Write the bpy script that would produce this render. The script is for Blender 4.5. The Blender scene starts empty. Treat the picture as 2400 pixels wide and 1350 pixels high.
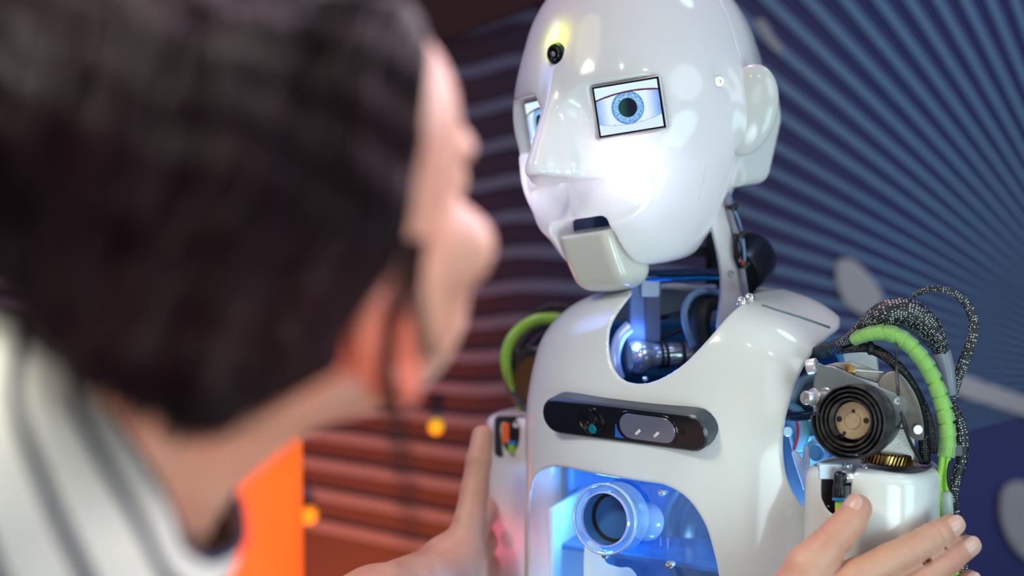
import bpy, bmesh, math, random
import numpy as np
from mathutils import Vector, Matrix
random.seed(7)
C = bpy.context.scene.collection
# ------------------------------------------------------------------ camera, world, lights, exposure
F_PX = 5667.0                                    # 85 mm lens, 36 mm sensor, 2400 px
PITCH = math.radians(5.5)
CAM = np.array([0.0, 0.0, 1.60])
RX = np.array([1.0, 0.0, 0.0])
FW = np.array([0.0, math.cos(PITCH), -math.sin(PITCH)])
UPV = np.array([0.0, math.sin(PITCH), math.cos(PITCH)])
cd = bpy.data.cameras.new('camera'); cam = bpy.data.objects.new('camera', cd); C.objects.link(cam)
cam.location = CAM; cam.rotation_euler = (math.pi / 2 - PITCH, 0, 0)
cd.lens = 85; cd.sensor_width = 36; cd.clip_start = 0.05; cd.clip_end = 50
cd.dof.use_dof = True; cd.dof.focus_distance = 1.672; cd.dof.aperture_fstop = 2.8
bpy.context.scene.camera = cam
sc = bpy.context.scene
sc.view_settings.view_transform = 'Standard'; sc.view_settings.look = 'None'
sc.view_settings.gamma = 1; sc.view_settings.exposure = 0.14; sc.view_settings.use_curve_mapping = False
sc.cycles.use_denoising = True
sc.cycles.max_bounces = 8; sc.cycles.transparent_max_bounces = 16
sc.cycles.caustics_reflective = False; sc.cycles.caustics_refractive = False
sc.cycles.sample_clamp_indirect = 4.0
w = bpy.data.worlds.new('world'); sc.world = w; w.use_nodes = True
w.node_tree.nodes['Background'].inputs[0].default_value = (0.42, 0.44, 0.55, 1)
w.node_tree.nodes['Background'].inputs[1].default_value = 0.16

def P(px, py, d):
    "world point seen at pixel px,py of the 2400x1350 frame at depth d (metres along the view axis)"
    return CAM + d * (FW + RX * (px - 1200.0) / F_PX - UPV * (py - 675.0) / F_PX)

def area(name, loc, target, size, power, color, sy=None, spread=math.pi):
    l = bpy.data.lights.new(name, 'AREA'); l.energy = power; l.color = color; l.size = size; l.spread = spread
    l.shape = 'DISK'
    if sy: l.shape = 'RECTANGLE'; l.size_y = sy
    o = bpy.data.objects.new(name, l); C.objects.link(o); o.location = loc
    o.rotation_euler = (Vector(target) - Vector(loc)).to_track_quat('-Z', 'Y').to_euler()
    return o
def point(name, loc, r, power, color):
    l = bpy.data.lights.new(name, 'POINT'); l.energy = power; l.color = color; l.shadow_soft_size = r
    o = bpy.data.objects.new(name, l); C.objects.link(o); o.location = loc; return o
def spot(name, loc, target, r, power, color, ang, blend=0.6):
    l = bpy.data.lights.new(name, 'SPOT'); l.energy = power; l.color = color; l.shadow_soft_size = r
    l.spot_size = math.radians(ang); l.spot_blend = blend
    o = bpy.data.objects.new(name, l); C.objects.link(o); o.location = loc
    o.rotation_euler = (Vector(target) - Vector(loc)).to_track_quat('-Z', 'Y').to_euler(); return o
# exhibition lights and added fills: cool white key from the right, softer from the left, coloured wall washers
area('key_light', (1.5, 0.75, 2.3), (0.12, 1.75, 1.5), 1.0, 7.4, (0.80, 0.90, 1.0))
area('warm_light', (-1.0, 1.0, 2.9), (0.1, 1.8, 1.5), 0.8, 4.5, (1.0, 0.88, 0.42))
area('front_fill', (0.5, -0.6, 2.3), (0.1, 1.6, 1.4), 0.9, 3.2, (0.86, 0.88, 1.0))
spot('ceiling_spot_a', (0.55, 0.2, 2.9), (0.1, 1.7, 1.5), 0.03, 4, (1, 1, 1), 45)
spot('ceiling_spot_b', (-0.15, 0.3, 2.95), (0.1, 1.7, 1.5), 0.03, 3, (1, .97, .9), 45)
area('cyan_side_light', (1.15, 0.95, 1.25), (0.25, 1.7, 1.45), 0.6, 4.2, (0.60, 0.93, 1.0))
area('wall_wash_blue', (1.1, 1.9, 2.9), (0.9, 2.9, 1.3), 0.4, 5, (0.45, 0.6, 1.0))
area('wall_wash_violet', (-0.2, 2.1, 2.9), (0.0, 2.9, 1.3), 0.4, 2.0, (0.75, 0.6, 1.0))
area('warm_side_light', (-0.75, 2.3, 0.9), (-0.15, 1.2, 1.35), 0.25, 5, (1.0, 0.45, 0.2))
area('magenta_top_light', (0.0, 2.2, 2.6), (-0.1, 1.15, 1.5), 0.3, 7, (1.0, 0.62, 0.80))
area('low_front_fill', (.40, .15, 1.05), (.03, 1.7, 1.36), .6, 1.7, (.80, .95, 1.0))  # added fill from below the view, lifts the chest
area('chest_fill', (.34, .85, 1.12), (.0, 1.7, 1.36), .5, .62, (.70, .95, 1.0), spread=1.15)  # second added fill, aimed at the chest shell
area('face_glow_fill', (.28, 1.38, 1.80), (-.05, 1.15, 1.55), .45, 1.5, (1.0, .82, .92), spread=1.5)  # added lamp standing for the robot's glow on the person's face
area('violet_shoulder_fill', (-.50, 1.95, 1.78), (.0, 1.88, 1.46), .4, .20, (.25, .35, 1.0), spread=.8)  # added to turn the far shoulder violet
area('rear_white_fill', (-.9, .85, 2.5), (-.28, 1.1, 1.35), .4, 3.6, (.97, .97, .86), spread=1.0)  # unseen lamp added to brighten the striped top
area('neck_side_fill', (.10, .5, 1.2), (-.13, 1.1, 1.49), .15, .11, (1.0, .82, .76), spread=.55)  # narrow lamp added to brighten the person's neck

# ------------------------------------------------------------------ materials
def sock(n, name): return n.inputs[name]
def mat(name, col, rough=0.5, metal=0.0, noise=0.0, nscale=30.0, bump=0.0, bscale=200.0, transl=0.0, emis=None, estr=0.0, trans=0.0, coat=0.0, alpha=1.0, ior=1.45, sss=0.0, spec=0.5, col2=None, aniso=0):
    m = bpy.data.materials.new(name); m.use_nodes = True; nt = m.node_tree; N = nt.nodes; L = nt.links
    b = N['Principled BSDF']; b.inputs['Base Color'].default_value = (*col, 1); b.inputs['Roughness'].default_value = rough
    b.inputs['Metallic'].default_value = metal; b.inputs['Coat Weight'].default_value = coat; b.inputs['Coat Roughness'].default_value = 0.05
    b.inputs['IOR'].default_value = ior; b.inputs['Alpha'].default_value = alpha; b.inputs['Transmission Weight'].default_value = trans
    b.inputs['Specular IOR Level'].default_value = spec
    if sss: b.inputs['Subsurface Weight'].default_value = sss; b.inputs['Subsurface Radius'].default_value = (0.012, 0.005, 0.003); b.inputs['Subsurface Scale'].default_value = 0.6
    if emis: b.inputs['Emission Color'].default_value = (*emis, 1); b.inputs['Emission Strength'].default_value = estr
    tc = N.new('ShaderNodeTexCoord')
    if noise or col2:
        n = N.new('ShaderNodeTexNoise'); n.inputs['Scale'].default_value = nscale; n.inputs['Detail'].default_value = 5
        L.new(tc.outputs['Object'], n.inputs['Vector'])
        r = N.new('ShaderNodeMix'); r.data_type = 'RGBA'
        c2 = col2 or tuple(max(0, c * (1 - noise)) for c in col)
        r.inputs['A'].default_value = (*col, 1); r.inputs['B'].default_value = (*c2, 1)
        mr = N.new('ShaderNodeMapRange'); mr.inputs['From Min'].default_value = 0.35; mr.inputs['From Max'].default_value = 0.65
        L.new(n.outputs['Fac'], mr.inputs['Value']); L.new(mr.outputs['Result'], r.inputs['Factor']); L.new(r.outputs['Result'], b.inputs['Base Color'])
    if bump:
        n2 = N.new('ShaderNodeTexNoise'); n2.inputs['Scale'].default_value = bscale; n2.inputs['Detail'].default_value = 4
        L.new(tc.outputs['Object'], n2.inputs['Vector'])
        bp = N.new('ShaderNodeBump'); bp.inputs['Strength'].default_value = bump; bp.inputs['Distance'].default_value = 0.001
        L.new(n2.outputs['Fac'], bp.inputs['Height']); L.new(bp.outputs['Normal'], b.inputs['Normal'])
    if transl:
        t = N.new('ShaderNodeBsdfTranslucent'); t.inputs['Color'].default_value = (*col, 1)
        mx = N.new('ShaderNodeMixShader'); mx.inputs[0].default_value = transl
        L.new(b.outputs[0], mx.inputs[1]); L.new(t.outputs[0], mx.inputs[2])
        L.new(mx.outputs[0], N['Material Output'].inputs['Surface'])
    return m

M = {}
M['shell'] = mat('white_plastic', (0.80, 0.81, 0.78), 0.13, noise=0.05, nscale=14, transl=0.12, coat=0.3)
M['mask'] = mat('white_mask_plastic', (0.80, 0.80, 0.77), 0.12, noise=0.04, nscale=12, transl=0.16, coat=0.3)
M['jaw'] = mat('ivory_plastic', (0.66, 0.64, 0.57), 0.16, noise=0.05, nscale=18, coat=0.3)
M['steel'] = mat('brushed_steel', (0.66, 0.65, 0.64), 0.30, 0.65, noise=0.15, nscale=60, bump=0.2, bscale=400)
M['steel_plate'] = mat('bead_blasted_steel', (0.42, 0.40, 0.37), 0.42, 0.55, noise=0.25, nscale=40, bump=0.3, bscale=900)
M['alu'] = mat('aluminium', (0.75, 0.74, 0.74), 0.38, 0.6, noise=0.1, nscale=70)
M['chrome'] = mat('chrome', (0.82, 0.83, 0.86), 0.14, 0.75)
M['brass'] = mat('brass', (0.72, 0.48, 0.18), 0.28, 0.75, noise=0.3, nscale=70)
M['brass_dull'] = mat('dull_brass', (0.56, 0.42, 0.25), 0.36, 0.6, noise=0.2, nscale=90, bump=0.15, bscale=700)
M['black_steel'] = mat('blackened_spring_steel', (0.035, 0.035, 0.04), 0.3, 0.7, noise=0.6, nscale=120, bump=0.5, bscale=700, col2=(0.12, 0.11, 0.11))
M['black'] = mat('black_plastic', (0.012, 0.013, 0.016), 0.28, noise=0.3)
M['black_gloss'] = mat('gloss_black_plastic', (0.006, 0.008, 0.012), 0.12)
M['rubber'] = mat('black_rubber', (0.015, 0.015, 0.017), 0.55)
M['blue_rod'] = mat('blue_black_rod', (0.01, 0.03, 0.09), 0.18, 0.3)
M['blue_plastic'] = mat('blue_plastic', (0.01, 0.25, 0.75), 0.3)
M['hose_blue'] = mat('grey_blue_hose', (0.16, 0.28, 0.45), 0.35)
M['green'] = mat('lime_green_tube', (0.42, 0.80, 0.10), 0.3, noise=0.15, nscale=40, transl=0.2)
M['wrap'] = mat('milky_spiral_wrap', (0.60, 0.88, 0.45), 0.2, transl=0.3, alpha=0.34, coat=0.5)
M['milky'] = mat('milky_white_plastic', (0.72, 0.78, 0.74), 0.3, transl=0.3)
M['yellow'] = mat('yellow_tag', (0.85, 0.50, 0.02), 0.45)
M['orange'] = mat('orange_plastic', (0.9, 0.14, 0.02), 0.35)
M['red'] = mat('red_wire', (0.6, 0.02, 0.02), 0.4)
M['dark_plate'] = mat('dark_maroon_board', (0.05, 0.03, 0.045), 0.4, noise=0.3)
M['grey_pad'] = mat('grey_rubber_pad', (0.10, 0.10, 0.11), 0.6)
def braid_mat(name, base, fleck, along, around, amount=0.5):
    m = mat(name, base, 0.42); nt = m.node_tree; N = nt.nodes; L = nt.links; b = N['Principled BSDF']
    uv = N.new('ShaderNodeUVMap'); mp = N.new('ShaderNodeMapping'); mp.inputs['Scale'].default_value = (along, around, 1); L.new(uv.outputs[0], mp.inputs[0])
    vo = N.new('ShaderNodeTexVoronoi'); vo.inputs['Scale'].default_value = 1; vo.inputs['Randomness'].default_value = 0.35; L.new(mp.outputs[0], vo.inputs['Vector'])
    sx = N.new('ShaderNodeSeparateColor'); L.new(vo.outputs['Color'], sx.inputs[0])
    a = N.new('ShaderNodeMath'); a.operation = 'LESS_THAN'; a.inputs[1].default_value = 0.31; L.new(vo.outputs['Distance'], a.inputs[0])
    c = N.new('ShaderNodeMath'); c.operation = 'LESS_THAN'; c.inputs[1].default_value = amount; L.new(sx.outputs[0], c.inputs[0])
    d = N.new('ShaderNodeMath'); d.operation = 'MULTIPLY'; L.new(a.outputs[0], d.inputs[0]); L.new(c.outputs[0], d.inputs[1])
    x = N.new('ShaderNodeMix'); x.data_type = 'RGBA'; x.inputs['A'].default_value = (*base, 1); x.inputs['B'].default_value = (*fleck, 1)
    L.new(d.outputs[0], x.inputs['Factor']); L.new(x.outputs['Result'], b.inputs['Base Color'])
    bp = N.new('ShaderNodeBump'); bp.inputs['Strength'].default_value = 0.7; bp.inputs['Distance'].default_value = 0.0006; bp.invert = True; L.new(vo.outputs['Distance'], bp.inputs['Height']); L.new(bp.outputs[0], b.inputs['Normal'])
    return m
M['braid'] = braid_mat('black_white_braided_sleeve', (0.012, 0.012, 0.014), (0.60, 0.60, 0.64), 620, 22, 0.75)
M['braid_thin'] = braid_mat('fine_black_white_braid', (0.012, 0.012, 0.014), (0.6, 0.6, 0.64), 560, 7, 0.6)
M['braid_dark'] = braid_mat('dark_braided_sleeve', (0.008, 0.009, 0.012), (0.16, 0.16, 0.18), 560, 8, 0.45)
M['braid_blue'] = braid_mat('blue_black_braided_sleeve', (0.006, 0.015, 0.03), (0.02, 0.07, 0.14), 480, 22, 0.6)
M['braid_grey'] = braid_mat('grey_braided_sleeve', (0.22, 0.22, 0.25), (0.5, 0.5, 0.54), 600, 16, 0.6)
M['clear'] = mat('clear_plastic', (0.85, 0.93, 1.0), 0.05, trans=0.0, alpha=0.25, coat=0.6)

# ------------------------------------------------------------------ object helpers
def tag(o, label=None, cat=None, group=None, kind=None):
    if label: o['label'] = label
    if cat: o['category'] = cat
    if group: o['group'] = group
    if kind: o['kind'] = kind
    return o
def empty(name, loc, label, cat, group=None):
    o = bpy.data.objects.new(name, None); C.objects.link(o); o.location = [float(v) for v in loc]; o.empty_display_size = 0.05
    return tag(o, label, cat, group)
def wloc(o):
    v = np.zeros(3)
    while o is not None:
        v = v + np.array(o.location); o = o.parent
    return v
def link_mesh(name, verts, faces, m, parent=None, smooth=True, label=None, mats=None, fmat=None, sharp=None, kind=None):
    me = bpy.data.meshes.new(name); v = np.asarray(verts, dtype=float)
    if parent is not None: v = v - wloc(parent)
    if isinstance(faces, np.ndarray):
        nf, k = faces.shape
        me.vertices.add(len(v)); me.vertices.foreach_set('co', v.astype(np.float32).ravel())
        me.loops.add(nf * k); me.loops.foreach_set('vertex_index', faces.astype(np.int32).ravel())
        me.polygons.add(nf); me.polygons.foreach_set('loop_start', np.arange(0, nf * k, k, dtype=np.int32))
        me.update(calc_edges=True); me.validate()
    else:
        me.from_pydata([tuple(a) for a in v], [], [tuple(int(i) for i in f) for f in faces]); me.update()
    for mm in (mats or [m]): me.materials.append(mm)
    if fmat is not None: me.polygons.foreach_set('material_index', np.asarray(fmat, dtype=np.int32)[:len(me.polygons)])
    if smooth: me.polygons.foreach_set('use_smooth', [True] * len(me.polygons))
    if sharp: me.set_sharp_from_angle(angle=math.radians(sharp))
    o = bpy.data.objects.new(name, me); C.objects.link(o)
    if parent is not None: o.parent = parent
    if label: o['label'] = label
    if kind: o['kind'] = kind
    return o
class MB:
    "collects pieces into one mesh"
    def __init__(s): s.v = []; s.f = []; s.mi = []
    def add(s, v, f, mi=0):
        n = len(s.v); s.v += [tuple(x) for x in v]; s.f += [tuple(i + n for i in q) for q in f]; s.mi += [mi] * len(f); return s
    def build(s, name, m, parent=None, sharp=35, smooth=True, label=None, kind=None):
        ms = m if isinstance(m, list) else [m]
        o = link_mesh(name, s.v, s.f, None, parent, smooth, label, ms, s.mi if len(ms) > 1 else None, sharp, kind)
        return o
def nrm(a):
    a = np.asarray(a, float); n = np.linalg.norm(a); return a / n if n > 1e-12 else a
def catmull(pts, n=8, closed=False):
    p = np.asarray(pts, float); out = []; m = len(p); segs = m if closed else m - 1
    for i in range(segs):
        if closed: a, b, c, d = p[(i - 1) % m], p[i], p[(i + 1) % m], p[(i + 2) % m]
        else: a, b, c, d = p[max(i - 1, 0)], p[i], p[i + 1], p[min(i + 2, m - 1)]
        for k in range(n):
            t = k / n; out.append(0.5 * (2 * b + (c - a) * t + (2 * a - 5 * b + 4 * c - d) * t * t + (3 * b - a - 3 * c + d) * t ** 3))
    if not closed: out.append(p[-1])
    return np.array(out)
def frames(pts):
    p = np.asarray(pts, float); t = np.gradient(p, axis=0); t /= np.maximum(np.linalg.norm(t, axis=1)[:, None], 1e-12)
    u = nrm(np.cross(t[0], [0.13, 0.31, 0.94])) if abs(t[0][2]) < .95 else nrm(np.cross(t[0], [1, 0, 0]))
    U = []
    for i in range(len(p)):
        u = nrm(u - t[i] * np.dot(u, t[i])); U.append(u)
    U = np.array(U); return t, U, np.cross(t, U)
def tube(pts, r, seg=12, flat=1.0, cap=True, up=None):
    "r scalar or per-point; flat scales the second axis"
    p = np.asarray(pts, float); n = len(p); r = np.broadcast_to(np.asarray(r, float), (n,)); t, U, W = frames(p)
    if up is not None:
        W = np.array([nrm(np.asarray(up) - tt * np.dot(up, tt)) for tt in t]); U = np.cross(W, t)
    a = np.linspace(0, 2 * math.pi, seg, endpoint=False)
    v = (p[:, None, :] + r[:, None, None] * (np.cos(a)[None, :, None] * U[:, None, :] + flat * np.sin(a)[None, :, None] * W[:, None, :])).reshape(-1, 3)
    f = [(i * seg + j, i * seg + (j + 1) % seg, (i + 1) * seg + (j + 1) % seg, (i + 1) * seg + j) for i in range(n - 1) for j in range(seg)]
    if cap: f += [tuple(range(seg - 1, -1, -1)), tuple((n - 1) * seg + j for j in range(seg))]
    return v, f
def lathe(c, axis, prof, seg=32, ref=None, close=False):
    "prof: list of (distance along axis, radius)"
    c = np.asarray(c, float); ax = nrm(axis); ref = np.array([0, 0, 1.0]) if ref is None else np.asarray(ref, float)
    if abs(np.dot(ref, ax)) > .98: ref = np.array([1.0, 0, 0])
    u = nrm(np.cross(ref, ax)); w2 = np.cross(ax, u); a = np.linspace(0, 2 * math.pi, seg, endpoint=False)
    v = []; f = []
    for (h, r) in prof:
        for q in a: v.append(c + ax * h + max(r, 1e-5) * (math.cos(q) * u + math.sin(q) * w2))
    n = len(prof)
    for i in range(n - 1):
        for j in range(seg): f.append((i * seg + j, i * seg + (j + 1) % seg, (i + 1) * seg + (j + 1) % seg, (i + 1) * seg + j))
    if close:
        for j in range(seg): f.append(((n - 1) * seg + j, (n - 1) * seg + (j + 1) % seg, (j + 1) % seg, j))
    else: f += [tuple(range(seg - 1, -1, -1)), tuple((n - 1) * seg + j for j in range(seg))]
    return v, f
def add_uv(o, fn):
    "fn(vertex index) -> u, v"
    u = o.data.uv_layers.new(name='UVMap'); vi = np.empty(len(o.data.loops), np.int32); o.data.loops.foreach_get('vertex_index', vi)
    u.data.foreach_set('uv', fn(vi).astype(np.float32).ravel())
def cable(name, pts, r, m, parent, seg=14, flat=1.0, n=8, label=None, up=None, close_ends=True):
    "smooth tube through pts with u running along (in metres) and v around"
    p = np.asarray(pts, float); r = np.broadcast_to(np.asarray(r, float), (len(p),))
    q = catmull(np.column_stack([p, r]), n); v, f = tube(q[:, :3], q[:, 3], seg, flat, close_ends, up); o = link_mesh(name, v, f, m, parent, True, label)
    L = np.concatenate([[0], np.cumsum(np.linalg.norm(np.diff(q[:, :3], axis=0), axis=1))])
    add_uv(o, lambda i: np.stack([L[np.minimum(i // seg, len(L) - 1)], np.abs((i % seg) / seg * 2 - 1)], 1)); return o
def cyl(a, b, r, seg=24, bev=0.12, r2=None):
    a = np.asarray(a, float); b = np.asarray(b, float); L = np.linalg.norm(b - a); r2 = r if r2 is None else r2; e = min(bev * r, L * .3)
    return lathe(a, b - a, [(0, r - e), (e * .3, r - e * .3), (e, r), (L - e, r2), (L - e * .3, r2 - e * .3), (L, r2 - e)], seg)
def slab(poly, thick, bev=0.0006):
    "poly: (n,3) nearly planar outline; extruded away from the viewer by the vector thick, with a small bevel on both rims"
    p = np.asarray(poly, float); th = np.asarray(thick, float); n = len(p); c = p.mean(0); tn = nrm(th); L = np.linalg.norm(th)
    nx = np.roll(p, -1, 0); pv = np.roll(p, 1, 0); tan = nx - pv; nn = np.cross(tan, tn); nn /= np.maximum(np.linalg.norm(nn, axis=1)[:, None], 1e-12)
    s = np.sign(((p - c) * nn).sum()); nn *= -s
    rings = [p + nn * bev, p + tn * bev, p + tn * (L - bev), p + nn * bev + tn * L]
    v = np.concatenate(rings); f = []
    for k in range(3):
        for j in range(n): f.append((k * n + j, k * n + (j + 1) % n, (k + 1) * n + (j + 1) % n, (k + 1) * n + j))
    f += [tuple(range(n - 1, -1, -1)), tuple(3 * n + j for j in range(n))]
    return v, f
def box(c, ax, ay, az, hx, hy, hz, bev=0.0):
    c = np.asarray(c, float); ax, ay, az = map(nrm, (ax, ay, az))
    q = [(-1, -1), (1, -1), (1, 1), (-1, 1)]
    if bev:
        pts = []
        for (sx, sy) in q:
            for k in range(4):
                an = {(-1, -1): 180, (1, -1): 270, (1, 1): 0, (-1, 1): 90}[(sx, sy)] + k * 30
                pts.append(c + ax * (sx * (hx - bev) + bev * math.cos(math.radians(an))) + ay * (sy * (hy - bev) + bev * math.sin(math.radians(an))) + az * hz)
        return slab(pts, -az * 2 * hz, min(bev * .4, hz * .4))
    return slab([c + ax * sx * hx + ay * sy * hy + az * hz for (sx, sy) in q], -az * 2 * hz, min(0.0004, hz * .3))
def arc2(cx, cy, r, a0, a1, n=8): return [(cx + r * math.cos(math.radians(a)), cy + r * math.sin(math.radians(a))) for a in np.linspace(a0, a1, n)]
def PP(pts, d): return np.array([P(x, y, d if np.isscalar(d) else dd) for (x, y), dd in zip(pts, [d] * len(pts) if np.isscalar(d) else d)])

# ------------------------------------------------------------------ implicit surfaces
def smin(a, b, k): h = np.clip(0.5 + 0.5 * (b - a) / k, 0, 1); return b * (1 - h) + a * h - k * h * (1 - h)
def smax(a, b, k): return -smin(-a, -b, k)
def ell(p, c, r):
    q = (p - np.asarray(c)) / np.asarray(r); k0 = np.linalg.norm(q, axis=1); k1 = np.linalg.norm(q / np.asarray(r), axis=1)
    return k0 * (k0 - 1) / np.maximum(k1, 1e-9)
def sph(p, c, r): return np.linalg.norm(p - np.asarray(c), axis=1) - r
def cap(p, a, b, ra, rb=None):
    rb = ra if rb is None else rb; a = np.asarray(a, float); b = np.asarray(b, float); ba = b - a
    h = np.clip(((p - a) @ ba) / np.dot(ba, ba), 0, 1); return np.linalg.norm(p - a - h[:, None] * ba, axis=1) - (ra + (rb - ra) * h)
def rbox(p, c, h, r):
    q = np.abs(p - np.asarray(c)) - (np.asarray(h) - r); return np.linalg.norm(np.maximum(q, 0), axis=1) + np.minimum(q.max(1), 0) - r
def poly2(uv, poly):
    "signed distance (same unit as uv) to a closed 2-D polygon, negative inside"
    poly = np.asarray(poly, float); d = np.full(len(uv), 1e18); ins = np.zeros(len(uv), bool); n = len(poly)
    for i in range(n):
        a = poly[i]; b = poly[(i + 1) % n]; e = b - a; w_ = uv - a
        t = np.clip((w_ @ e) / max(np.dot(e, e), 1e-12), 0, 1); q = w_ - t[:, None] * e; d = np.minimum(d, (q * q).sum(1))
        c = ((a[1] > uv[:, 1]) != (b[1] > uv[:, 1]))
        if abs(e[1]) > 1e-12: c &= uv[:, 0] < a[0] + e[0] * (uv[:, 1] - a[1]) / e[1]
        ins ^= c
    d = np.sqrt(d); d[ins] *= -1; return d
class Mask2:
    "baked, bilinearly read distance field of a polygon in pixels"
    def __init__(s, poly, pad=160, st=3.0):
        poly = np.asarray(poly, float); s.lo = poly.min(0) - pad; n = np.ceil((poly.max(0) + pad - s.lo) / st).astype(int) + 1; s.n = n; s.st = st
        g = np.stack(np.meshgrid(np.arange(n[0]), np.arange(n[1]), indexing='ij'), -1).reshape(-1, 2) * st + s.lo
        s.g = poly2(g, poly).reshape(n[0], n[1])
    def __call__(s, uv):
        t = (uv - s.lo) / s.st; t0 = np.clip(t, 0, s.n - 1.001); i = t0.astype(int); f = t0 - i; out = np.linalg.norm(t - t0, axis=1) * s.st; g = s.g; a, b = i.T; x, y = f.T
        return (g[a, b] * (1 - x) + g[a + 1, b] * x) * (1 - y) + (g[a, b + 1] * (1 - x) + g[a + 1, b + 1] * x) * y + out
def pix(p):
    "world -> pixel u, v and depth"
    q = p - CAM; d = q @ FW; return np.stack([1200 + F_PX * (q @ RX) / d, 675 - F_PX * (q @ UPV) / d], 1), d
class Fr:
    "local frame in millimetres: x to the wearer's left as seen (picture right), y forward, z up"
    def __init__(s, o, ex, ey, ez): s.o = np.asarray(o, float); s.R = np.array([nrm(ex), nrm(ey), nrm(ez)])
    def loc(s, p): return (p - s.o) @ s.R.T * 1000.0
    def w(s, q): return s.o + np.asarray(q, float) / 1000.0 @ s.R
    def d(s, q): return np.asarray(q, float) @ s.R
def rot(v, axis, deg):
    a = math.radians(deg); k = nrm(axis); v = np.asarray(v, float); return v * math.cos(a) + np.cross(k, v) * math.sin(a) + k * np.dot(k, v) * (1 - math.cos(a))
OFF8 = np.array([[i, j, k] for i in (0, 1) for j in (0, 1) for k in (0, 1)], dtype=np.int64)
def isosurf(f, lo, hi, h, lip=1.3, levels=5, proj=2):
    "adaptive surface nets of f(p)=0; returns verts, quads"
    def ev(p):
        out = np.empty(len(p))
        for i in range(0, len(p), 400000): out[i:i + 400000] = f(p[i:i + 400000])
        return out
    lo = np.asarray(lo, float); hi = np.asarray(hi, float); s = h * 2 ** levels; n = np.ceil((hi - lo) / s).astype(int)
    g = np.stack(np.meshgrid(*[np.arange(k) for k in n], indexing='ij'), -1).reshape(-1, 3).astype(np.int64)
    for lv in range(levels + 1):
        d = ev(lo + (g + 0.5) * s); g = g[np.abs(d) < s * 0.87 * lip]
        if lv < levels: g = (g[:, None, :] * 2 + OFF8[None]).reshape(-1, 3); s /= 2
    K = np.int64(1 << 20)
    key = lambda a: (a[..., 0] * K + a[..., 1]) * K + a[..., 2]
    ck = key(g[:, None, :] + OFF8[None]); uk, inv = np.unique(ck, return_inverse=True); inv = inv.reshape(ck.shape)
    uc = np.stack([uk // (K * K), (uk // K) % K, uk % K], 1); val = ev(lo + uc * h); V8 = val[inv]
    act = (V8.min(1) < 0) & (V8.max(1) >= 0); g = g[act]; V8 = V8[act]
    E = [(a, b) for a in range(8) for b in range(a + 1, 8) if np.abs(OFF8[a] - OFF8[b]).sum() == 1]
    acc = np.zeros((len(g), 3)); cnt = np.zeros(len(g))
    for a, b in E:
        va, vb = V8[:, a], V8[:, b]; x = (va < 0) != (vb < 0); t = np.where(x, va / np.where(x, va - vb, 1), 0)
        acc += x[:, None] * (OFF8[a] + t[:, None] * (OFF8[b] - OFF8[a])); cnt += x
    verts = lo + (g + acc / cnt[:, None]) * h
    T = np.array([[1, -1, -1], [-1, -1, 1], [-1, 1, -1], [1, 1, 1]], float); e = h * 0.25
    for _ in range(proj):
        G = np.zeros_like(verts); m = 0
        for k in T:
            v = ev(verts + k * e); G += k * v[:, None]; m = m + v
        G /= 4 * e; st = (m / 4) / np.maximum((G * G).sum(1), 0.05); verts = verts - np.clip(st[:, None] * G, -h * .6, h * .6)
    gk = key(g); o = np.argsort(gk); gs = gk[o]
    def find(a):
        k = key(a); i = np.clip(np.searchsorted(gs, k), 0, len(gs) - 1); return np.where(gs[i] == k, o[i], -1)
    quads = []
    for ax in range(3):
        e1, e2 = [(1, 2), (2, 0), (0, 1)][ax]; b = 1 << (2 - ax)
        va, vb = V8[:, 0], V8[:, b]; m = (va < 0) != (vb < 0); c = g[m]; s1 = va[m] < 0
        d1 = np.zeros(3, np.int64); d1[e1] = 1; d2 = np.zeros(3, np.int64); d2[e2] = 1
        q = np.stack([find(c), find(c - d1), find(c - d1 - d2), find(c - d2)], 1)
        ok = (q >= 0).all(1); q = q[ok]; s1 = s1[ok]; q[~s1] = q[~s1][:, ::-1]; quads.append(q)
    return verts, np.concatenate(quads)
def iso(name, f, lo, hi, h, m, parent=None, label=None, **k):
    v, q = isosurf(f, lo, hi, h, **k); return link_mesh(name, v, q, m, parent, True, label)
# ================================================================== ROOM
YW = 2.25
def WP(u, v, y=YW):
    r = FW + RX * (u - 1200) / F_PX - UPV * (v - 675) / F_PX; return CAM + r * (y / r[1])
def mural_mat(name, left, right, x0, x1, rough=.55):
    m = mat(name, left, rough); nt = m.node_tree; N = nt.nodes; L = nt.links; b = N['Principled BSDF']
    tc = N.new('ShaderNodeTexCoord'); sp = N.new('ShaderNodeSeparateXYZ'); L.new(tc.outputs['Object'], sp.inputs[0])
    mr = N.new('ShaderNodeMapRange'); mr.inputs['From Min'].default_value = x0; mr.inputs['From Max'].default_value = x1; L.new(sp.outputs[0], mr.inputs['Value'])
    no = N.new('ShaderNodeTexNoise'); no.inputs['Scale'].default_value = 5; L.new(tc.outputs['Object'], no.inputs['Vector'])
    ad = N.new('ShaderNodeMath'); ad.operation = 'MULTIPLY_ADD'; ad.inputs[1].default_value = .3; L.new(no.outputs['Fac'], ad.inputs[0]); L.new(mr.outputs[0], ad.inputs[2])
    sb_ = N.new('ShaderNodeMath'); sb_.operation = 'SUBTRACT'; sb_.inputs[1].default_value = .15; sb_.use_clamp = True; L.new(ad.outputs[0], sb_.inputs[0])
    x = N.new('ShaderNodeMix'); x.data_type = 'RGBA'; x.inputs['A'].default_value = (*left, 1); x.inputs['B'].default_value = (*right, 1); L.new(sb_.outputs[0], x.inputs['Factor']); L.new(x.outputs['Result'], b.inputs['Base Color'])
    return m
m_wall = mural_mat('dark_mural_wall', (.055, .016, .034), (.009, .010, .125), -.05, .34)
m_ray = mural_mat('pale_mural_ray', (.16, .125, .21), (.095, .18, .33), -.05, .34)
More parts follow.
